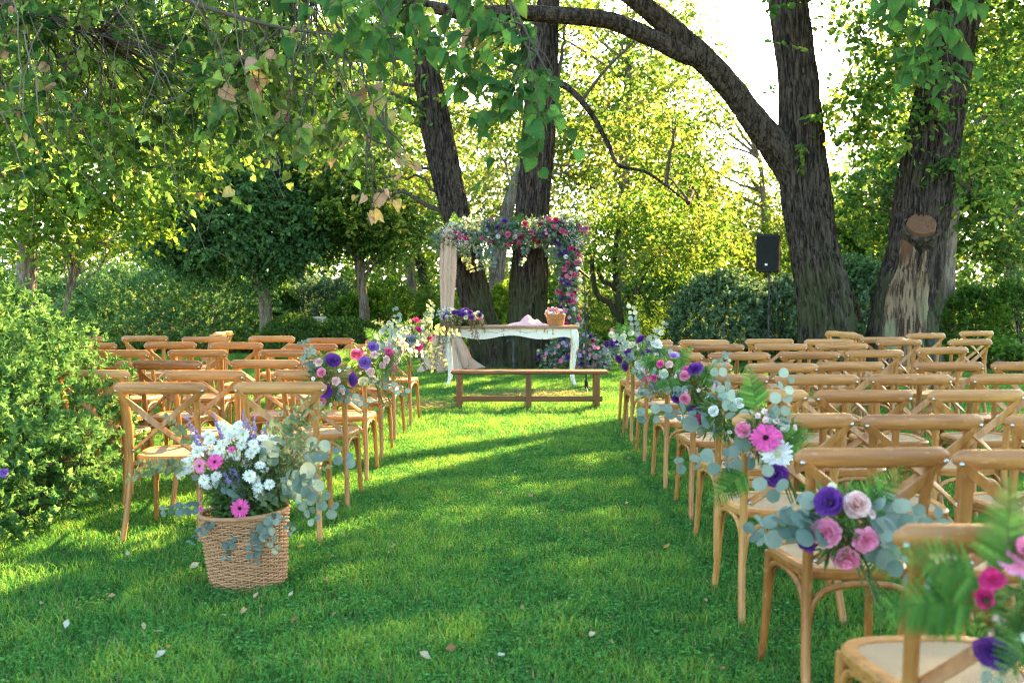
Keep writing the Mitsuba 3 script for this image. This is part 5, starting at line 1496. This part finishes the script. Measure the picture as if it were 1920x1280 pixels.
kg, rng, sp = garland('flower-covered right post of the arch, deep pink and purple flowers over leaves', [(ax1, ym - 0.05, AH - 0.2), (ax1 + 0.0, ym - 0.05, 1.7), (ax1 - 0.02, ym - 0.05, 1.2), (ax1 + 0.02, ym - 0.05, 0.45)], [0.23, 0.2, 0.2, 0.26], 82, 3600,
                      [('rose', 'rosy', 19, 0.095, 0, 1), ('rose', 'magenta', 6, 0.08, 0, 1), ('lisianthus', 'purple', 19, 0.085, 0, 1), ('star', 'pink', 18, 0.09, 0.2, 1), ('carnation', 'pink', 8, 0.08, 0, 1), ('rose', 'white', 9, 0.085, 0, 1), ('rose', 'wine', 6, 0.07, 0, 1), ('carnation', 'cream', 6, 0.07, 0.2, 0.7)])
for i in range(14):
    a = sp[int(rng.random() * 59)]
    put(kg, 'leafy_sprig', (OLIVES + FERNS)[rng.integers(7)], along_T(a, (rng.choice([-1, 1]) * rng.uniform(0.4, 1), -0.3, rng.uniform(-0.4, 0.6)), (0, -1, 0.3), rng.uniform(0.22, 0.36)))
kg, rng, sp = garland('mound of lilac and purple flowers on the lawn at the foot of the right post', [(0.62, ym - 0.1, 0.22), (0.95, ym - 0.2, 0.34), (1.2, ym - 0.15, 0.36), (1.52, ym - 0.1, 0.2)], [0.2, 0.32, 0.34, 0.2], 83, 2000,
                      [('star', 'pink', 30, 0.085, 0.05, 0.95), ('lisianthus', 'purple', 15, 0.1, 0, 1), ('star', 'lilac', 14, 0.08, 0, 1), ('carnation', 'pink', 6, 0.08, 0, 1), ('rose', 'wine', 3, 0.07, 0.3, 0.9)])
for i in range(14):
    a = sp[int(rng.random() * 59)]
    put(kg, 'leafy_sprig', (EUCS + FERNS)[rng.integers(9)], along_T(a, (rng.normal(0, 0.8), -0.4, rng.uniform(-0.1, 0.8)), (0, -0.6, 0.7), rng.uniform(0.25, 0.4)))

# draped cloth on the left post
kd = thing('drape', 'blush cloth draped down the left arch post, tied halfway and spread on the grass', 'drape')
nz, na = 90, 120
zs = np.linspace(0, 1, nz)
zz = np.interp(zs, [0, 0.60, 1.0], [AH + 0.05, 0.95, 0.012])
wid = np.interp(zs, [0, 0.3, 0.55, 0.60, 0.66, 0.8, 0.92, 1.0], [0.125, 0.12, 0.095, 0.055, 0.10, 0.25, 0.35, 0.43])
cx_ = np.interp(zs, [0, 0.58, 0.75, 1.0], [ax0 - 0.02, ax0 - 0.06, ax0 - 0.07, ax0 - 0.06])
a = np.linspace(0, 2 * np.pi, na, endpoint=False)
V = []
rg = np.random.default_rng(84)
for i in range(nz):
    folds = 1 + 0.17 * np.sin(a * 9 + 0.5 * np.sin(zs[i] * 5)) + 0.10 * np.sin(a * 15 + 2.0 + zs[i] * 2)
    puddle = np.clip((zs[i] - 0.9) / 0.1, 0, 1)
    r = wid[i] * folds * (1 + 0.25 * puddle * np.sin(a * 5 + 1))
    V.append(np.column_stack([cx_[i] + r * np.cos(a), DA - 0.02 + 0.62 * r * np.sin(a), np.full(na, zz[i]) + puddle * 0.035 * (1 + np.sin(a * 8))]))
V = loft(V)
put(kd, 'cloth', mikit.ply(V, 'blush_fabric', True))
V = loft([ring((ax0 + 0.0, DA - 0.02, AH + 0.16 - z), r, np.array([0.001, 0, 1.0]), 30, 0.3, 4) for z, r in ((0.03, 0.06), (0.06, 0.10), (0.12, 0.12), (0.2, 0.12))])
put(kd, 'cloth_knot', mikit.ply(V, 'blush_fabric', True))
rg = np.random.default_rng(85)
kk = thing('babys_breath_posy', "cloud of white baby's breath tied round the middle of the drape", 'flowers')
gyps(kk, rg, np.array([ax0 - 0.06, DA - 0.1, 0.98]), (0.17, 0.13, 0.13), 420, 0.010, 'blossom_cloud')
gyps(kk, rg, np.array([ax0 - 0.10, DA - 0.12, 0.62]), (0.06, 0.06, 0.24), 120, 0.010, 'trailing_blossom')
put(kk, 'leafy_sprig', OLIVES[0], along_T(np.array([ax0 - 0.06, DA - 0.12, 0.95]), (-0.1, -0.2, -1), (0, -1, 0), 0.5))

# ------------------------------------------------------------------ microphone, tap, loudspeaker
km = thing('microphone_stand', 'black microphone stand beside the right post of the arch', 'microphone stand')
dm = 13.3
mp = at(1098, 640, dm)
mx = mp[0]
put(km, 'pole', mikit.ply(sweep(np.array([[mx + 0.01, dm, 0.05], [mx, dm, 1.0]]), 0.011, sides=10), 'black_metal', True))
put(km, 'upper_pole', mikit.ply(sweep(np.array([[mx, dm, 0.98], [mx - 0.03, dm - 0.03, 1.58]]), 0.008, sides=10), 'black_metal', True))
put(km, 'clutch', mikit.ply(sweep(np.array([[mx, dm, 0.96], [mx, dm, 0.98], [mx, dm, 1.05], [mx, dm, 1.07]]), [0.014, 0.022, 0.022, 0.012], sides=12), 'black_plastic', 40))
put(km, 'knob', mikit.ply(sweep(np.array([[mx + 0.015, dm, 1.02], [mx + 0.05, dm - 0.01, 1.03]]), [0.012, 0.016], sides=10), 'black_plastic', 40))
for an in (0.5, 2.6, 4.7):
    put(km, 'foot', mikit.ply(sweep(np.array([[mx + 0.01, dm, 0.085], [mx + 0.01 + 0.32 * math.cos(an), dm + 0.32 * math.sin(an), 0.012]]), 0.0075, sides=8), 'black_metal', True))
put(km, 'hub', mikit.ply(sweep(np.array([[mx + 0.01, dm, 0.05], [mx + 0.01, dm, 0.07], [mx + 0.01, dm, 0.15], [mx + 0.01, dm, 0.16]]), [0.012, 0.024, 0.024, 0.012], sides=12), 'black_plastic', 40))
put(km, 'cable', mikit.ply(sweep(spline([(mx - 0.03, dm - 0.05, 1.56), (mx + 0.03, dm - 0.02, 1.3), (mx + 0.025, dm, 0.95), (mx + 0.04, dm + 0.01, 0.5), (mx + 0.05, dm - 0.05, 0.03), (mx + 0.45, dm + 0.1, 0.02), (mx + 0.9, dm + 0.5, 0.02)], 50), 0.0035, sides=6), 'black_metal', True))
kk = thing('microphone', 'black microphone with a grey ball grille clipped on the stand', 'microphone')
h0 = np.array([mx - 0.035, dm - 0.035, 1.585])
dv = norm(np.array([-0.72, 0.25, 0.62]))
put(kk, 'handle', mikit.ply(sweep(np.array([h0 - dv * 0.10, h0 - dv * 0.098, h0 + dv * 0.06, h0 + dv * 0.075]), [0.009, 0.012, 0.0185, 0.022], sides=14), 'black_plastic', 40))
put(kk, 'grille', mikit.ply(sweep(np.array([h0 + dv * s for s in (0.075, 0.085, 0.105, 0.125, 0.135)]), [0.022, 0.027, 0.028, 0.02, 0.006], sides=14), 'badge', 40))

kk = thing('garden_tap', 'dark standpipe tap rising from the grass between the two centre trunks', 'tap')
tp = at(963, 680, 16.7)
put(kk, 'pipe', mikit.ply(sweep(np.array([[tp[0], 16.7, -0.01], [tp[0], 16.7, 0.5]]), 0.018, sides=12), 'grey_metal', True))
put(kk, 'valve', mikit.ply(sweep(np.array([[tp[0], 16.7, 0.12], [tp[0], 16.7, 0.14], [tp[0], 16.7, 0.2], [tp[0], 16.7, 0.22]]), [0.02, 0.036, 0.036, 0.02], sides=12), 'grey_metal', 40))
put(kk, 'spout', mikit.ply(sweep(spline([(tp[0], 16.7, 0.48), (tp[0] - 0.02, 16.69, 0.515), (tp[0] - 0.09, 16.66, 0.52), (tp[0] - 0.11, 16.65, 0.49)], 10), 0.012, sides=8), 'grey_metal', 40))
put(kk, 'handle', mikit.ply(sweep(np.array([[tp[0] - 0.03, 16.7, 0.535], [tp[0] + 0.03, 16.7, 0.535]]), 0.007, sides=8), 'grey_metal', 40))

ds = 15.6
sp_ = at(1443, 475, ds)
sxp = sp_[0]
ks = thing('speaker_stand', 'black tripod stand under the loudspeaker', 'speaker stand')
put(ks, 'pole', mikit.ply(sweep(np.array([[sxp, ds, 0.12], [sxp, ds, 1.05]]), 0.019, sides=14), 'black_metal', True))
put(ks, 'upper_pole', mikit.ply(sweep(np.array([[sxp, ds, 1.0], [sxp, ds, 1.66]]), 0.0165, sides=14), 'black_metal', True))
put(ks, 'collar', mikit.ply(sweep(np.array([[sxp, ds, 0.98], [sxp, ds, 1.0], [sxp, ds, 1.07], [sxp, ds, 1.09]]), [0.022, 0.03, 0.03, 0.02], sides=14), 'black_plastic', 40))
for an in (0.3, 2.4, 4.5):
    put(ks, 'leg', mikit.ply(sweep(np.array([[sxp + 0.02 * math.cos(an), ds + 0.02 * math.sin(an), 0.72], [sxp + 0.5 * math.cos(an), ds + 0.5 * math.sin(an), 0.01]]), 0.013, sides=10), 'black_metal', True))
    put(ks, 'strut', mikit.ply(sweep(np.array([[sxp, ds, 0.2], [sxp + 0.28 * math.cos(an), ds + 0.28 * math.sin(an), 0.335]]), 0.008, sides=8), 'black_metal', True))
put(ks, 'cable', mikit.ply(sweep(spline([(sxp + 0.12, ds + 0.1, 1.66), (sxp + 0.13, ds + 0.02, 1.2), (sxp + 0.12, ds, 0.6), (sxp + 0.16, ds, 0.02), (sxp + 0.6, ds - 0.6, 0.015)], 30), 0.005, sides=6), 'black_metal', True))
kk = thing('loudspeaker', 'black loudspeaker on a pole stand left of the forked tree', 'loudspeaker')
Hs = 0.585
zb = 1.645
M = T().translate([sxp, ds, zb]).rotate([0, 0, 1], -27)
prof = np.array([(-0.17, -0.17), (-0.13, -0.185), (0.13, -0.185), (0.17, -0.17), (0.175, -0.05), (0.12, 0.15), (-0.12, 0.15), (-0.175, -0.05)])


def prism(z, s):
    return np.column_stack([prof * s, np.full(len(prof), z)])


bd = trimesh.convex.convex_hull(np.vstack([prism(0, 0.94), prism(0.012, 1), prism(Hs - 0.02, 1), prism(Hs, 0.93)]))
put(kk, 'cabinet', mikit.ply((np.array(bd.vertices), np.array(bd.faces)), 'black_plastic', 25), M)
gp = np.array([(-0.16, -0.1735), (-0.125, -0.1865), (0.125, -0.1865), (0.16, -0.1735)])
outer = np.vstack([gp + [0, -0.006], gp[::-1] + [0, 0.02]])
gr = trimesh.convex.convex_hull(np.vstack([np.column_stack([outer, np.full(8, z)]) for z in (0.03, Hs - 0.035)]))
put(kk, 'grille', mikit.ply((np.array(gr.vertices), np.array(gr.faces)), 'grille', 25), M)
put(kk, 'badge', mikit.ply(box((-0.028, -0.197, 0.095), (0.012, -0.191, 0.130), 0.003), 'badge'), M, label='small silver emblem low on the grille')
put(kk, 'handle', mikit.ply(box((-0.02, -0.011, 0.0), (0.02, 0.011, 0.17), 0.008), 'grille'), T(M.matrix) @ T().translate([0.1535, 0.035, 0.21]).rotate([0, 0, 1], 106))
for z in (0.09, 0.46):
    put(kk, 'corner_bumper', mikit.ply(box((-0.045, -0.007, 0.0), (0.045, 0.007, 0.045), 0.006), 'black_plastic'), T(M.matrix) @ T().translate([0.150, 0.045, z]).rotate([0, 0, 1], 106))
for x in (-0.12, -0.04, 0.04, 0.12):
    put(kk, 'foot', mikit.ply(box((x - 0.014, -0.15, -0.014), (x + 0.014, -0.11, 0.001), 0.004), 'black_plastic'), M)
kk = thing('metal_post', 'short grey metal post standing behind the right rows near the scarred tree', 'post')
gp_ = at(1756, 640, 12.6)
put(kk, 'shaft', mikit.ply(box((gp_[0] - 0.045, 12.55, -0.01), (gp_[0] + 0.045, 12.65, 0.80), 0.006), 'grey_metal'))
put(kk, 'cap', mikit.ply(box((gp_[0] - 0.06, 12.53, 0.801), (gp_[0] + 0.06, 12.67, 0.825), 0.006), 'grey_metal'))

# ------------------------------------------------------------------ bush at the left edge
rng = np.random.default_rng(1200)
kB = thing('bush', 'large leafy bush at the left edge, sunlit on top and dark below', 'bush')
ells = [((-3.25, 5.9, 0.50), (0.85, 0.9, 0.55)), ((-3.75, 6.5, 0.95), (0.85, 1.0, 0.42)), ((-2.75, 5.45, 0.35), (0.5, 0.55, 0.38)), ((-4.25, 7.6, 0.9), (0.9, 1.0, 0.55)), ((-3.3, 5.2, 0.45), (0.8, 0.6, 0.5)), ((-4.0, 6.2, 1.0), (0.8, 1.0, 0.6)), ((-2.85, 6.2, 0.5), (0.4, 0.6, 0.42))]
C = ellipsoids(rng, ells, 7200, shell=5.0, seed=12, gap=0.40, gapscale=3.0)
C = C[C[:, 2] > 0.04]
per = 12
mcl = len(C)
ctr = np.array([-3.4, 6.3, 0.3])
a = norm(norm(C - ctr) + rng.normal(0, 0.5, C.shape) + [0.1, -0.1, 0.55])
L = rng.uniform(0.06, 0.13, mcl)
t = (0.25 + 0.75 * ((np.arange(per) + 0.5) / per) ** 0.6)[None]
P = C[:, None] + a[:, None] * (L[:, None] * t)[..., None]
phi = np.arange(per)[None] * 2.4 + rng.random((mcl, 1)) * 6
e1 = norm(np.cross(a, [0.2, 0.1, 0.97]))
e2 = np.cross(a, e1)
rad = np.cos(phi)[..., None] * e1[:, None] + np.sin(phi)[..., None] * e2[:, None]
D = (rad * 0.85 + a[:, None] * 0.7 + rng.normal(0, 0.2, rad.shape)).reshape(-1, 3)
N = (a[:, None] - rad * 0.7 + rng.normal(0, 0.2, rad.shape)).reshape(-1, 3)
P = P.reshape(-1, 3)
tone = np.repeat(np.clip(rng.random(mcl), 0, 1), per)
v, f, col = leaves(P, D, N, rng.uniform(0.026, 0.046, len(P)), 'oval', tint(rng, len(P), PAL['bush'], tone))
put(kB, 'foliage', mikit.ply((v, f), 'leaf', False, color=col), kind='stuff')
mb = MB()
for i in range(120):
    e = C[rng.integers(mcl)]
    s = np.array([-3.3, 6.0, -0.03]) + rng.normal(0, 0.25, 3) * [1, 1, 0]
    p, r = branch_path(rng, s, e, 0.012, 0.003, 8, 0.2)
    mb.add(*sweep(p, r, sides=4, cap=False))
put(kB, 'stems', mb.ply('twig_bark', True))
bp = at(8, 886, 4.95)
put(kB, 'blossom', flower('carnation', COL['violet'], 0), place_T(bp, (0.3, -0.9, 0.2), 0.05), label='single lilac blossom')
labels['soil_bed'] = {'kind': 'structure'}

# ------------------------------------------------------------------ overhanging branches near the camera
HEART = []
rng = np.random.default_rng(1300)
hv, hf = LEAF['heart']
HPAL = {'green': [(0.05, 0.125, 0.035), (0.09, 0.20, 0.045), (0.16, 0.29, 0.055), (0.24, 0.34, 0.07)], 'dark': [(0.035, 0.11, 0.03), (0.05, 0.145, 0.035), (0.09, 0.21, 0.04)], 'dry': [(0.45, 0.26, 0.16), (0.55, 0.34, 0.24), (0.28, 0.30, 0.12), (0.40, 0.28, 0.10)]}
HL = {}


def heart(palname, i):
    if (palname, i) not in HL:
        r = np.random.default_rng(1310 + i)
        c = tint(r, 1, HPAL[palname], np.array([(i + 0.5) / 6]), 0.1)
        b = hv * [1, 1, r.uniform(0.5, 2.2)]
        cc = np.repeat(c, len(hv), 0)
        e = r.uniform(0, 0.5, (len(hv), 1)) * (0.35 if palname == 'dark' else 1.0)
        e[:2] = 0
        cc = cc * (1 - e) + np.array([[0.42, 0.34, 0.10]]) * e
        cc[1] *= 1.25
        b = b + np.column_stack([b[:, 1] * 0, b[:, 1] * 0, -r.uniform(0.05, 0.35) * (b[:, 1] - 0.3) ** 2])
        HL[(palname, i)] = mikit.ply((b, hf), 'glossy_leaf', True, color=cc)
    return HL[(palname, i)]


def overhang(name, label, wood_paths, C, rad, per, size, pal, seed, show=260, dry=0.018, droop=0.5, gap=True, tw=True, group=None):
    """A branch hanging into the picture: wood, its largest leaves as parts, the rest joined."""
    rng = np.random.default_rng(seed)
    k = thing(name, label, 'branch', group)
    mb = MB()
    W = []
    for p, r0, r1 in wood_paths:
        q = spline(p, 24)
        W.append(q)
        mb.add(*sweep(q, np.linspace(r0, r1, 24), sides=8))
    put(k, 'bough', mb.ply('twig_bark', True))
    W = np.vstack(W)
    if gap:
        C = C[sun_gap(rng, C, 0.8)]
    P, D, N, S_, col, ends = sprays(rng, C, rad, per, size, 'heart', HPAL[pal], droop=droop, up=0.7)
    mb = MB()
    for i, c in enumerate(C):
        a = W[np.argmin(np.linalg.norm(W - c, axis=1) + rng.random(len(W)) * 0.5)]
        p, r = branch_path(rng, a, c, 0.007, 0.0025, 7, 0.2)
        mb.add(*sweep(p, r, sides=4, cap=False))
        for e in ends[i]:
            q, rr = branch_path(rng, c, e, 0.0024, 0.0012, 4, 0.15)
            mb.add(*sweep(q, rr, sides=3, cap=False))
    put(k, 'twigs', mb.ply('twig_bark', True), kind='stuff')
    dist = np.linalg.norm(P - [0, 0, CAM_H], axis=1)
    seen = (np.abs(P[:, 0] / P[:, 1]) < 0.53) & ((P[:, 2] - CAM_H) / P[:, 1] < 0.30)
    order = np.argsort(np.where(seen, dist / S_, 1e6))
    show = min(show, int(seen.sum()))
    big, rest = order[:show], order[show:]
    for i in big:
        pn = 'dry' if rng.random() < dry else pal
        put(k, 'leaf', heart(pn, int(rng.integers(6))), along_T(P[i], D[i], N[i], S_[i]))
    if len(rest):
        isdry = rng.random(len(rest)) < dry
        col = col[rest]
        col[isdry] = tint(rng, int(isdry.sum()), HPAL['dry'])
        v, f, c = leaves(P[rest], D[rest], N[rest], S_[rest], 'heart', col)
        put(k, 'foliage', mikit.ply((v, f), 'leaf', False, color=c), kind='stuff')
    return k


def spread(rng, boxes):
    """Clump centres spread over picture-filling volumes: (px0, py0, px1, py1, d0, d1, n)."""
    out = []
    for x0, y0, x1, y1, d0, d1, n in boxes:
        for _ in range(n):
            d = rng.uniform(d0, d1)
            out.append(at(rng.uniform(x0, x1), rng.uniform(y0, y1), d))
    return np.array(out)


rng = np.random.default_rng(1400)
trunkL = np.array([-7.6, 6.5, 0.0])
C1 = spread(rng, [(-100, -200, 560, 210, 5.5, 8.5, 175), (300, -200, 800, 120, 6, 9, 85), (-100, 150, 420, 330, 6.5, 9, 110), (420, 60, 700, 240, 5.5, 7.5, 50), (-120, -520, 800, -200, 5.5, 9, 70)])
overhang('overhanging_bough', 'broad leafy boughs hanging across the top left of the picture',
         [([(-9, 8, 3.6), (-6.5, 7.6, 4.2), (-4.4, 7.2, 4.3), (-2.6, 7.0, 4.0), (-1.4, 6.9, 3.6)], 0.10, 0.02), ([(-9, 8, 3.4), (-6, 7, 3.5), (-4, 6.6, 3.4), (-2.6, 6.4, 3.0)], 0.07, 0.012), ([(-6.5, 7.6, 4.2), (-4.5, 8.2, 4.8), (-2.4, 8.4, 4.8), (-0.8, 8.2, 4.3)], 0.07, 0.012), ([(-9, 8, 3.5), (-5.5, 8.2, 2.9), (-3.6, 8.3, 2.7)], 0.05, 0.01)],
         C1, 0.33, 36, 0.062, 'green', 1401, 290)
C2 = spread(rng, [(870, 20, 1010, 140, 4.6, 5.2, 9), (930, 130, 1040, 220, 4.6, 5.1, 6), (960, 200, 1030, 270, 4.5, 4.9, 3), (690, -10, 840, 90, 4.6, 5.4, 7), (560, -30, 700, 60, 4.6, 5.6, 6), (840, -150, 1000, 10, 4.6, 5.4, 8)])
overhang('hanging_branch', 'near dark green leafy branch hanging down in front of the right centre trunk',
         [([(-2.6, 5.6, 4.4), (-1.2, 5.2, 3.6), (-0.5, 5.0, 3.25), (-0.1, 4.9, 2.9), (0.12, 4.8, 2.5)], 0.03, 0.005), ([(-1.2, 5.2, 3.6), (-0.7, 5.0, 3.3), (-0.4, 5.0, 2.9)], 0.015, 0.004)],
         C2, 0.19, 9, 0.086, 'dark', 1402, 280, 0.02, 0.75)
C3 = spread(rng, [(1700, 10, 1790, 130, 5.6, 6.2, 7), (1640, -30, 1760, 40, 5.6, 6.2, 4), (1740, -120, 1850, 0, 5.6, 6.4, 6)])
overhang('hanging_branch', 'leafy green branch hanging in front of the scarred tree at the top right',
         [([(4.2, 6.6, 4.8), (3.2, 6.2, 3.9), (2.75, 6.0, 3.3), (2.55, 5.9, 2.85)], 0.025, 0.005)], C3, 0.20, 10, 0.09, 'dark', 1403, 200, 0.0, 0.7)
C4 = spread(rng, [(520, 190, 620, 260, 4.9, 5.4, 6), (400, 90, 560, 190, 5, 5.6, 7), (620, 150, 720, 220, 4.9, 5.4, 4)])
overhang('hanging_branch', 'branch of browning green leaves hanging left of the centre trunks',
         [([(-2.6, 6.0, 3.6), (-1.9, 5.4, 3.0), (-1.3, 5.2, 2.75), (-0.8, 5.1, 2.65)], 0.02, 0.004)], C4, 0.18, 10, 0.085, 'green', 1404, 200, 0.15, 0.6)
C5 = spread(rng, [(660, 335, 720, 370, 4.6, 4.8, 4), (735, 255, 760, 300, 4.7, 4.9, 3)])
overhang('hanging_branch', 'thin hanging twig with a few withered pinkish leaves left of the leaning trunk',
         [([(-0.9, 5.1, 3.1), (-0.62, 4.9, 2.7), (-0.57, 4.8, 2.35), (-0.68, 4.7, 2.1)], 0.006, 0.0015)], C5, 0.09, 3, 0.058, 'dry', 1405, 60, 1.0, 0.9, gap=False)

# bare hanging twigs on the left
kh = thing('bare_twigs', 'tangle of thin pale leafless twigs hanging at the top left', 'twigs')
rng = np.random.default_rng(1500)
mb = MB()
for i in range(52):
    d = rng.uniform(4.8, 7.4)
    a = at(rng.uniform(-50, 740), rng.uniform(-120, 60), d)
    L = rng.uniform(0.4, 1.3)
    e = a + [rng.normal(0.1, 0.35), rng.normal(0, 0.2), -L]
    p, r = branch_path(rng, a, e, 0.0042, 0.0013, 12, 0.25)
    p[:, 0] += 0.12 * np.sin(np.linspace(0, 2.5, 12) + i)
    mb.add(*sweep(p, r, sides=4, cap=False))
    for _ in range(2):
        j = rng.integers(3, 10)
        q, rr = branch_path(rng, p[j], p[j] + rng.normal(0, 0.22, 3) + [0, 0, -0.12], 0.0024, 0.001, 7, 0.3)
        mb.add(*sweep(q, rr, sides=3, cap=False))
single(kh, mb.ply('dry_twig', True), kind='stuff')

# ------------------------------------------------------------------ fallen leaves
FALL = [((240, 1056), 'pale curled leaf fallen on the grass between the bush and the wicker basket'), ((545, 1134), 'pale bent leaf fallen on the grass right below the wicker basket'), ((480, 1136), 'tan leaf fallen on the grass at the foot of the wicker basket'),
        ((365, 1078), 'light leaf fallen on the grass just left of the wicker basket'), ((458, 1166), 'small brown leaf fallen below the wicker basket'), ((552, 1184), 'reddish brown leaf fallen below and right of the wicker basket'), ((612, 1106), 'brown leaf fallen on the grass right of the wicker basket'),
        ((566, 1041), 'yellow leaf fallen in the shade right of the basket rim'), ((210, 1137), 'small leaf fallen at the left, below the sunlit strip'), ((125, 1192), 'whitish leaf fallen near the bottom left corner'), ((270, 1196), 'tan leaf fallen at the lower left, left of the basket'),
        ((301, 1251), 'white leaf fallen at the bottom edge on the left'), ((797, 1254), 'pale leaf fallen at the bottom edge left of the middle'), ((845, 1238), 'brown leaf fallen at the bottom edge near the middle'), ((940, 1252), 'whitish leaf fallen at the bottom edge in the middle'),
        ((1147, 1226), 'small white leaf fallen at the bottom right of the open lawn'), ((738, 1040), 'tan and white leaf fallen mid-lawn right of the first left chair'), ((1098, 1012), 'upright yellow leaf fallen in the shaded aisle centre'), ((1250, 1041), 'orange leaf fallen left of the second right chair feet'),
        ((1235, 996), 'brown leaf fallen beside the right-hand chair legs'), ((1308, 963), 'pale leaf fallen between the right-hand chair legs'), ((912, 898), 'pale leaf fallen in the aisle, left one of a close pair'), ((928, 906), 'pale leaf fallen in the aisle, right one of a close pair'),
        ((1012, 978), 'tan leaf fallen in the middle of the shaded aisle'), ((1180, 870), 'tan leaf fallen at the foot of the farther right chairs'), ((995, 942), 'small pale leaf fallen in the aisle above the tan one'), ((1105, 905), 'small brown leaf fallen in the right half of the aisle')]
rng = np.random.default_rng(1600)
for (px, py), lb in FALL:
    k = thing('fallen_leaf', lb, 'leaf', 'fallen leaves on the lawn')
    c = {'p': (0.55, 0.44, 0.31), 'w': (0.58, 0.53, 0.44), 't': (0.48, 0.34, 0.20), 'y': (0.62, 0.42, 0.05), 'o': (0.55, 0.27, 0.06), 'b': (0.30, 0.16, 0.08), 'r': (0.34, 0.13, 0.07), 's': (0.42, 0.27, 0.16), 'l': (0.6, 0.5, 0.38), 'u': (0.62, 0.45, 0.12)}[lb[0]]
    nx = 5
    V = []
    w = np.array([0.04, 0.24, 0.34, 0.2, 0.02]) * rng.uniform(0.7, 1.2)
    cu = rng.uniform(0.3, 0.9)
    for i in range(5):
        for s in (-1, -0.5, 0, 0.5, 1):
            V.append((s * w[i], i / 4 - 0.5, cu * 0.5 * (s * w[i]) ** 2 * 3 + 0.25 * (i / 4 - 0.5) ** 2 * rng.uniform(0.6, 1.4)))
    F_ = [[i * 5 + j, i * 5 + j + 1, i * 5 + j + 6] for i in range(4) for j in range(4)] + [[i * 5 + j, i * 5 + j + 6, i * 5 + j + 5] for i in range(4) for j in range(4)]
    g_ = ground(px, py)
    mbl = MB().add(place(np.array(V), g_ + [0, 0, 0.05], norm(rng.normal(0, 0.35, 3) + [0, -0.25, 1]), rng.uniform(0.030, 0.050), rng.random() * 6), F_, c)
    single(k, mbl.ply('petal', True, True))
labels.pop('soil_bed', None)

# straw-coloured thatch where the lawn is worn, and small litter
rng = np.random.default_rng(1700)
labels['dry_thatch'] = {'label': 'dry straw-coloured grass on worn spots of the lawn near the bench', 'category': 'dry grass', 'kind': 'stuff'}
q = np.vstack([np.column_stack([rng.normal(a, sa, n_), rng.normal(b, sb, n_)]) for a, b, sa, sb, n_ in ((0.1, 12.7, 0.35, 0.3, 1100), (-1.05, 11.6, 0.18, 0.25, 500), (0.6, 12.9, 0.25, 0.2, 500))])
P = np.column_stack([q, rng.uniform(0.02, 0.05, len(q))])
v, f, c = leaves(P, np.column_stack([rng.normal(size=(len(q), 2)), rng.normal(0, 0.15, len(q))]), rng.normal(0, 0.3, P.shape) + [0, 0, 1], rng.uniform(0.04, 0.09, len(q)), 'long', tint(rng, len(q), [(0.30, 0.24, 0.11), (0.42, 0.35, 0.17), (0.24, 0.25, 0.08)]))
single('dry_thatch', mikit.ply((v, f), 'grass_blade', False, color=c))
labels['leaf_litter'] = {'label': 'tiny scraps of dry leaves scattered over the lawn', 'category': 'litter', 'kind': 'stuff'}
q = np.column_stack([rng.uniform(-2.4, 1.2, 150), rng.uniform(3.2, 12, 150)])
P = np.column_stack([q, rng.uniform(0.035, 0.055, 150)])
v, f, c = leaves(P, np.column_stack([rng.normal(size=(150, 2)), rng.normal(0, 0.3, 150)]), rng.normal(0, 0.4, P.shape) + [0, -0.2, 1], rng.uniform(0.012, 0.03, 150), 'oval4', tint(rng, 150, [(0.30, 0.17, 0.08), (0.50, 0.36, 0.18), (0.55, 0.45, 0.3)]))
single('leaf_litter', mikit.ply((v, f), 'petal', False, color=c))
